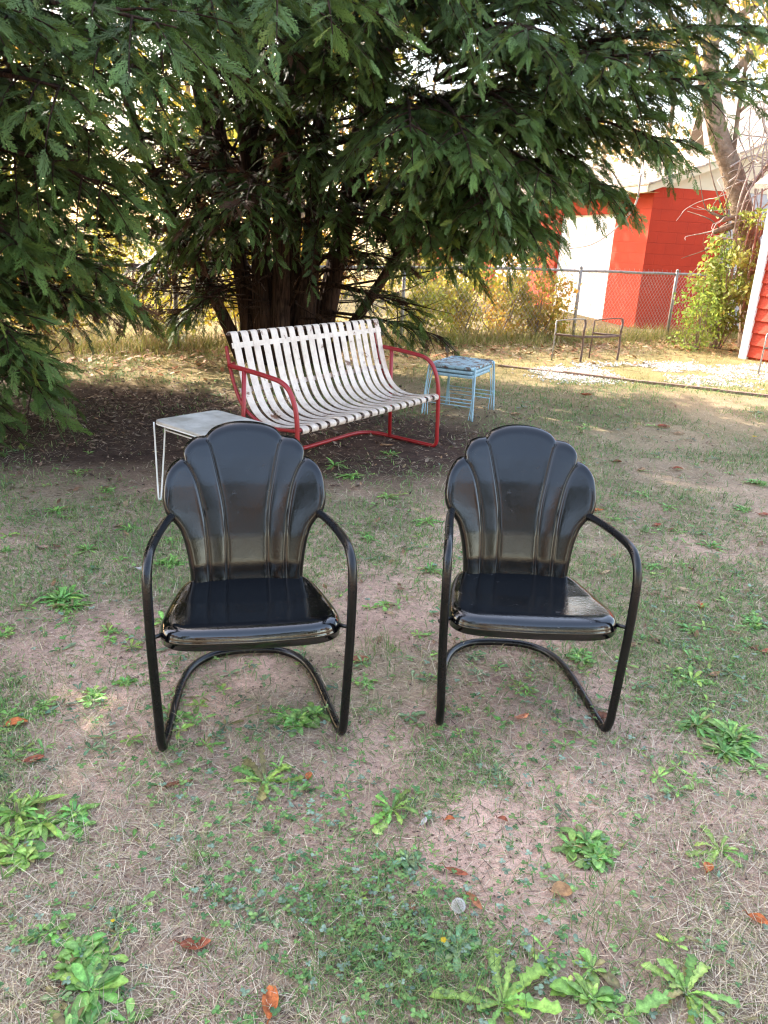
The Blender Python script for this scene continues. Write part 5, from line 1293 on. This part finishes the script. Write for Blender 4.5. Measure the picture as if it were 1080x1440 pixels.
LEAVES = [
    (380, 1414, 27, .42, ORANGE, 95, 'bright orange fallen leaf at the bottom edge'),
    (22, 1018, 17, .5, ORANGE, 30, 'orange-red fallen leaf at the left edge below the row of weeds'),
    (47, 1071, 15, .4, RUST, 30, 'rust-red fallen leaf just below the orange-red one at the left edge'),
    (248, 1104, 24, .2, BROWN, 22, 'narrow curled brown leaf in front of the left foot of the left chair'),
    (275, 1332, 22, .45, RUST, 8, 'reddish brown leaf flat on bare soil at the lower left'),
    (642, 1229, 17, .3, RUST, -20, 'curled rusty leaf above and left of the seed head'),
    (666, 1269, 18, .3, (.42, .17, .08), -55, 'brown leaf right beside the seed head'),
    (790, 1256, 17, .75, (.46, .27, .13), 10, 'crumpled tan leaf below the dense round-leaved rosette'),
    (1066, 1294, 14, .6, ORANGE, -30, 'orange leaf at the right edge in the lower yard'),
    (578, 1280, 12, .5, BROWN, 80, 'small dark brown leaf left of the seed head'),
    (733, 1010, 13, .35, (.52, .22, .12), 25, 'pinkish brown leaf under the right chair'),
    (505, 927, 15, .5, (.36, .16, .09), 5, 'brown leaf beside the right leg of the left chair'),
    (996, 1220, 11, .6, ORANGE, 60, 'small orange leaf under the right dandelion'),
    (434, 1092, 9, .5, ORANGE, 80, 'tiny orange leaf beside the large dandelion before the left chair'),
    (845, 1012, 15, .5, BROWN, 20, 'dark brown leaf caught in the bend of the right chair frame'),
    (1004, 952, 11, .4, TAN, 35, 'curled tan leaf beside the fresh broad-leaved weed'),
    (632, 1155, 8, .5, ORANGE, 10, 'tiny orange leaf in straw before the right chair'),
    (707, 1153, 8, .5, RUST, -20, 'tiny rusty leaf in straw right of the other tiny one before the right chair'),
    (596, 1158, 11, .3, PALE, 65, 'small white dried leaf beside the dandelion between the chairs'),
    (201, 802, 10, .5, PALE, 15, 'white leaf on the grass left of the left chair arm'),
    (838, 722, 10, .4, ORANGE, 0, 'bright orange leaf behind the right arm of the right chair'),
    (62, 772, 8, .6, (.5, .3, .22), 0, 'pale pink leaf in the shaded grass at the left'),
    (1080, 920, 14, .4, RUST, 10, 'red-brown leaf at the right edge level with the right chair seat'),
    (1060, 915, 9, .4, BROWN, 30, 'small dark leaf beside the red-brown one at the right edge'),
    (985, 855, 9, .5, ORANGE, 70, 'small orange leaf in the open grass right of the right chair'),
    (932, 602, 11, .5, RUST, 10, 'red leaf in the grass far behind the right chair'),
    (902, 662, 9, .5, TAN, 50, 'tan leaf in the grass behind the right chair arm'),
    (953, 662, 8, .5, RUST, 0, 'reddish leaf right of the tan one behind the right chair'),
    (868, 652, 7, .5, BROWN, 0, 'brown leaf close behind the right chair back'),
    (955, 612, 8, .5, TAN, 0, 'pale tan leaf right of the red leaf far behind the right chair'),
    (824, 558, 8, .5, RUST, 0, 'red leaf on the grass before the gravel'),
    (725, 584, 8, .5, TAN, 20, 'tan leaf standing above the top of the right chair'),
    (545, 628, 9, .5, TAN, 0, 'tan leaf on the soil under the front of the bench'),
    (924, 742, 8, .5, RUST, 40, 'pinkish leaf right of the orange one behind the right chair arm'),
    (945, 747, 7, .5, BROWN, 0, 'brown leaf right of the pinkish one behind the right chair arm'),
    (1076, 725, 10, .5, RUST, 0, 'rusty leaf at the right edge beside the mid-yard clump'),
    (92, 1384, 10, .5, RUST, 80, 'small rusty leaf left of the large rosette at the bottom left'),
]
for i, (u, v, rp, asp, colr, rot, lab) in enumerate(LEAVES):
    x, y, t = spot(u, v); L_ = 2 * rp * t / F_ * .95
    mb = fallen_leaf(L_, L_ * asp * .55, 300 + i, colr, .5)
    o = mb.build('fallen_leaf', M['deadleaf'], None, True, (x, y, float(gz(x, y)) + .004), R_(rot)); tag(o, lab, 'leaf', 'leaves fallen on the yard')

def seed_head():
    x, y, t = spot(643, 1290)
    th = thing('dandelion_clock', 'white fluffy dandelion seed head in the lower yard', 'seed head', (x, y, float(gz(x, y))))
    mb = MB(); mb.tube(spline([(.0, .01, 0), (.004, .004, .02), (0, 0, .036)], 8), .0014, 6, col=(.2, .25, .1)); mb.build('stem', M['weed'], th)
    mb = MB(); c = np.array([0, 0, .038]); n = 190
    for k in range(n):
        zz = 1 - 2 * (k + .5) / n; a = k * 2.39996; d = np.array([math.sqrt(1 - zz * zz) * math.cos(a), math.sqrt(1 - zz * zz) * math.sin(a), zz]); L_ = .0135 * U(.9, 1.1)
        mb.tube([c + d * .002, c + d * L_], [.00025, .00018], 3, cap=False, col=(.5, .45, .36))
        e = nrm(np.cross(d, [.3, .5, .8])); f = np.cross(d, e)
        for q in range(6):
            g = e * math.cos(q * 1.047) + f * math.sin(q * 1.047); p = c + d * L_; mb.tube([p, p + d * .0022 + g * .0034], [.0002, .00015], 3, cap=False, col=(.85, .84, .82))
    mb.build('fluff', M['fluff'], th)
    mb = MB(); mb.tube([c - np.array([0, 0, .002]), c, c + np.array([0, 0, .002])], [.001, .003, .001], 8, col=(.3, .22, .13)); mb.build('seed_core', M['weed'], th)
seed_head()
def yellow_flower(u, v, r, lab):
    x, y, t = spot(u, v); th = thing('yellow_flower', lab, 'flower', (x, y, float(gz(x, y))), 0, 'small yellow flowers')
    mb = MB(); mb.tube([(0, 0, 0), (.002, 0, .02), (0, 0, .03)], .001, 5, col=(.12, .2, .06)); mb.build('stem', M['weed'], th)
    mb = MB()
    for k in range(26):
        a = k * 2.39996; q = .45 + .55 * (k / 26); d = np.array([math.cos(a), math.sin(a), .35 - .3 * q]); s = np.array([-d[1], d[0], 0]) * r * .16; p = np.array([0, 0, .03])
        mb.add([p, p + d * r * q * .6 - s, p + d * r * q, p + d * r * q * .6 + s], [[0, 1, 2, 3]], (.8, .58, .02))
    mb.build('petals', M['weed'], th, smooth=False)
yellow_flower(622, 1336, .010, 'small yellow flower in the dark broad-leaved weed near the seed head')
yellow_flower(160, 1309, .006, 'tiny yellow flower in the dark feathery weed at the lower left')
yellow_flower(1060, 618, .030, 'yellow flower in the grass far back at the right')
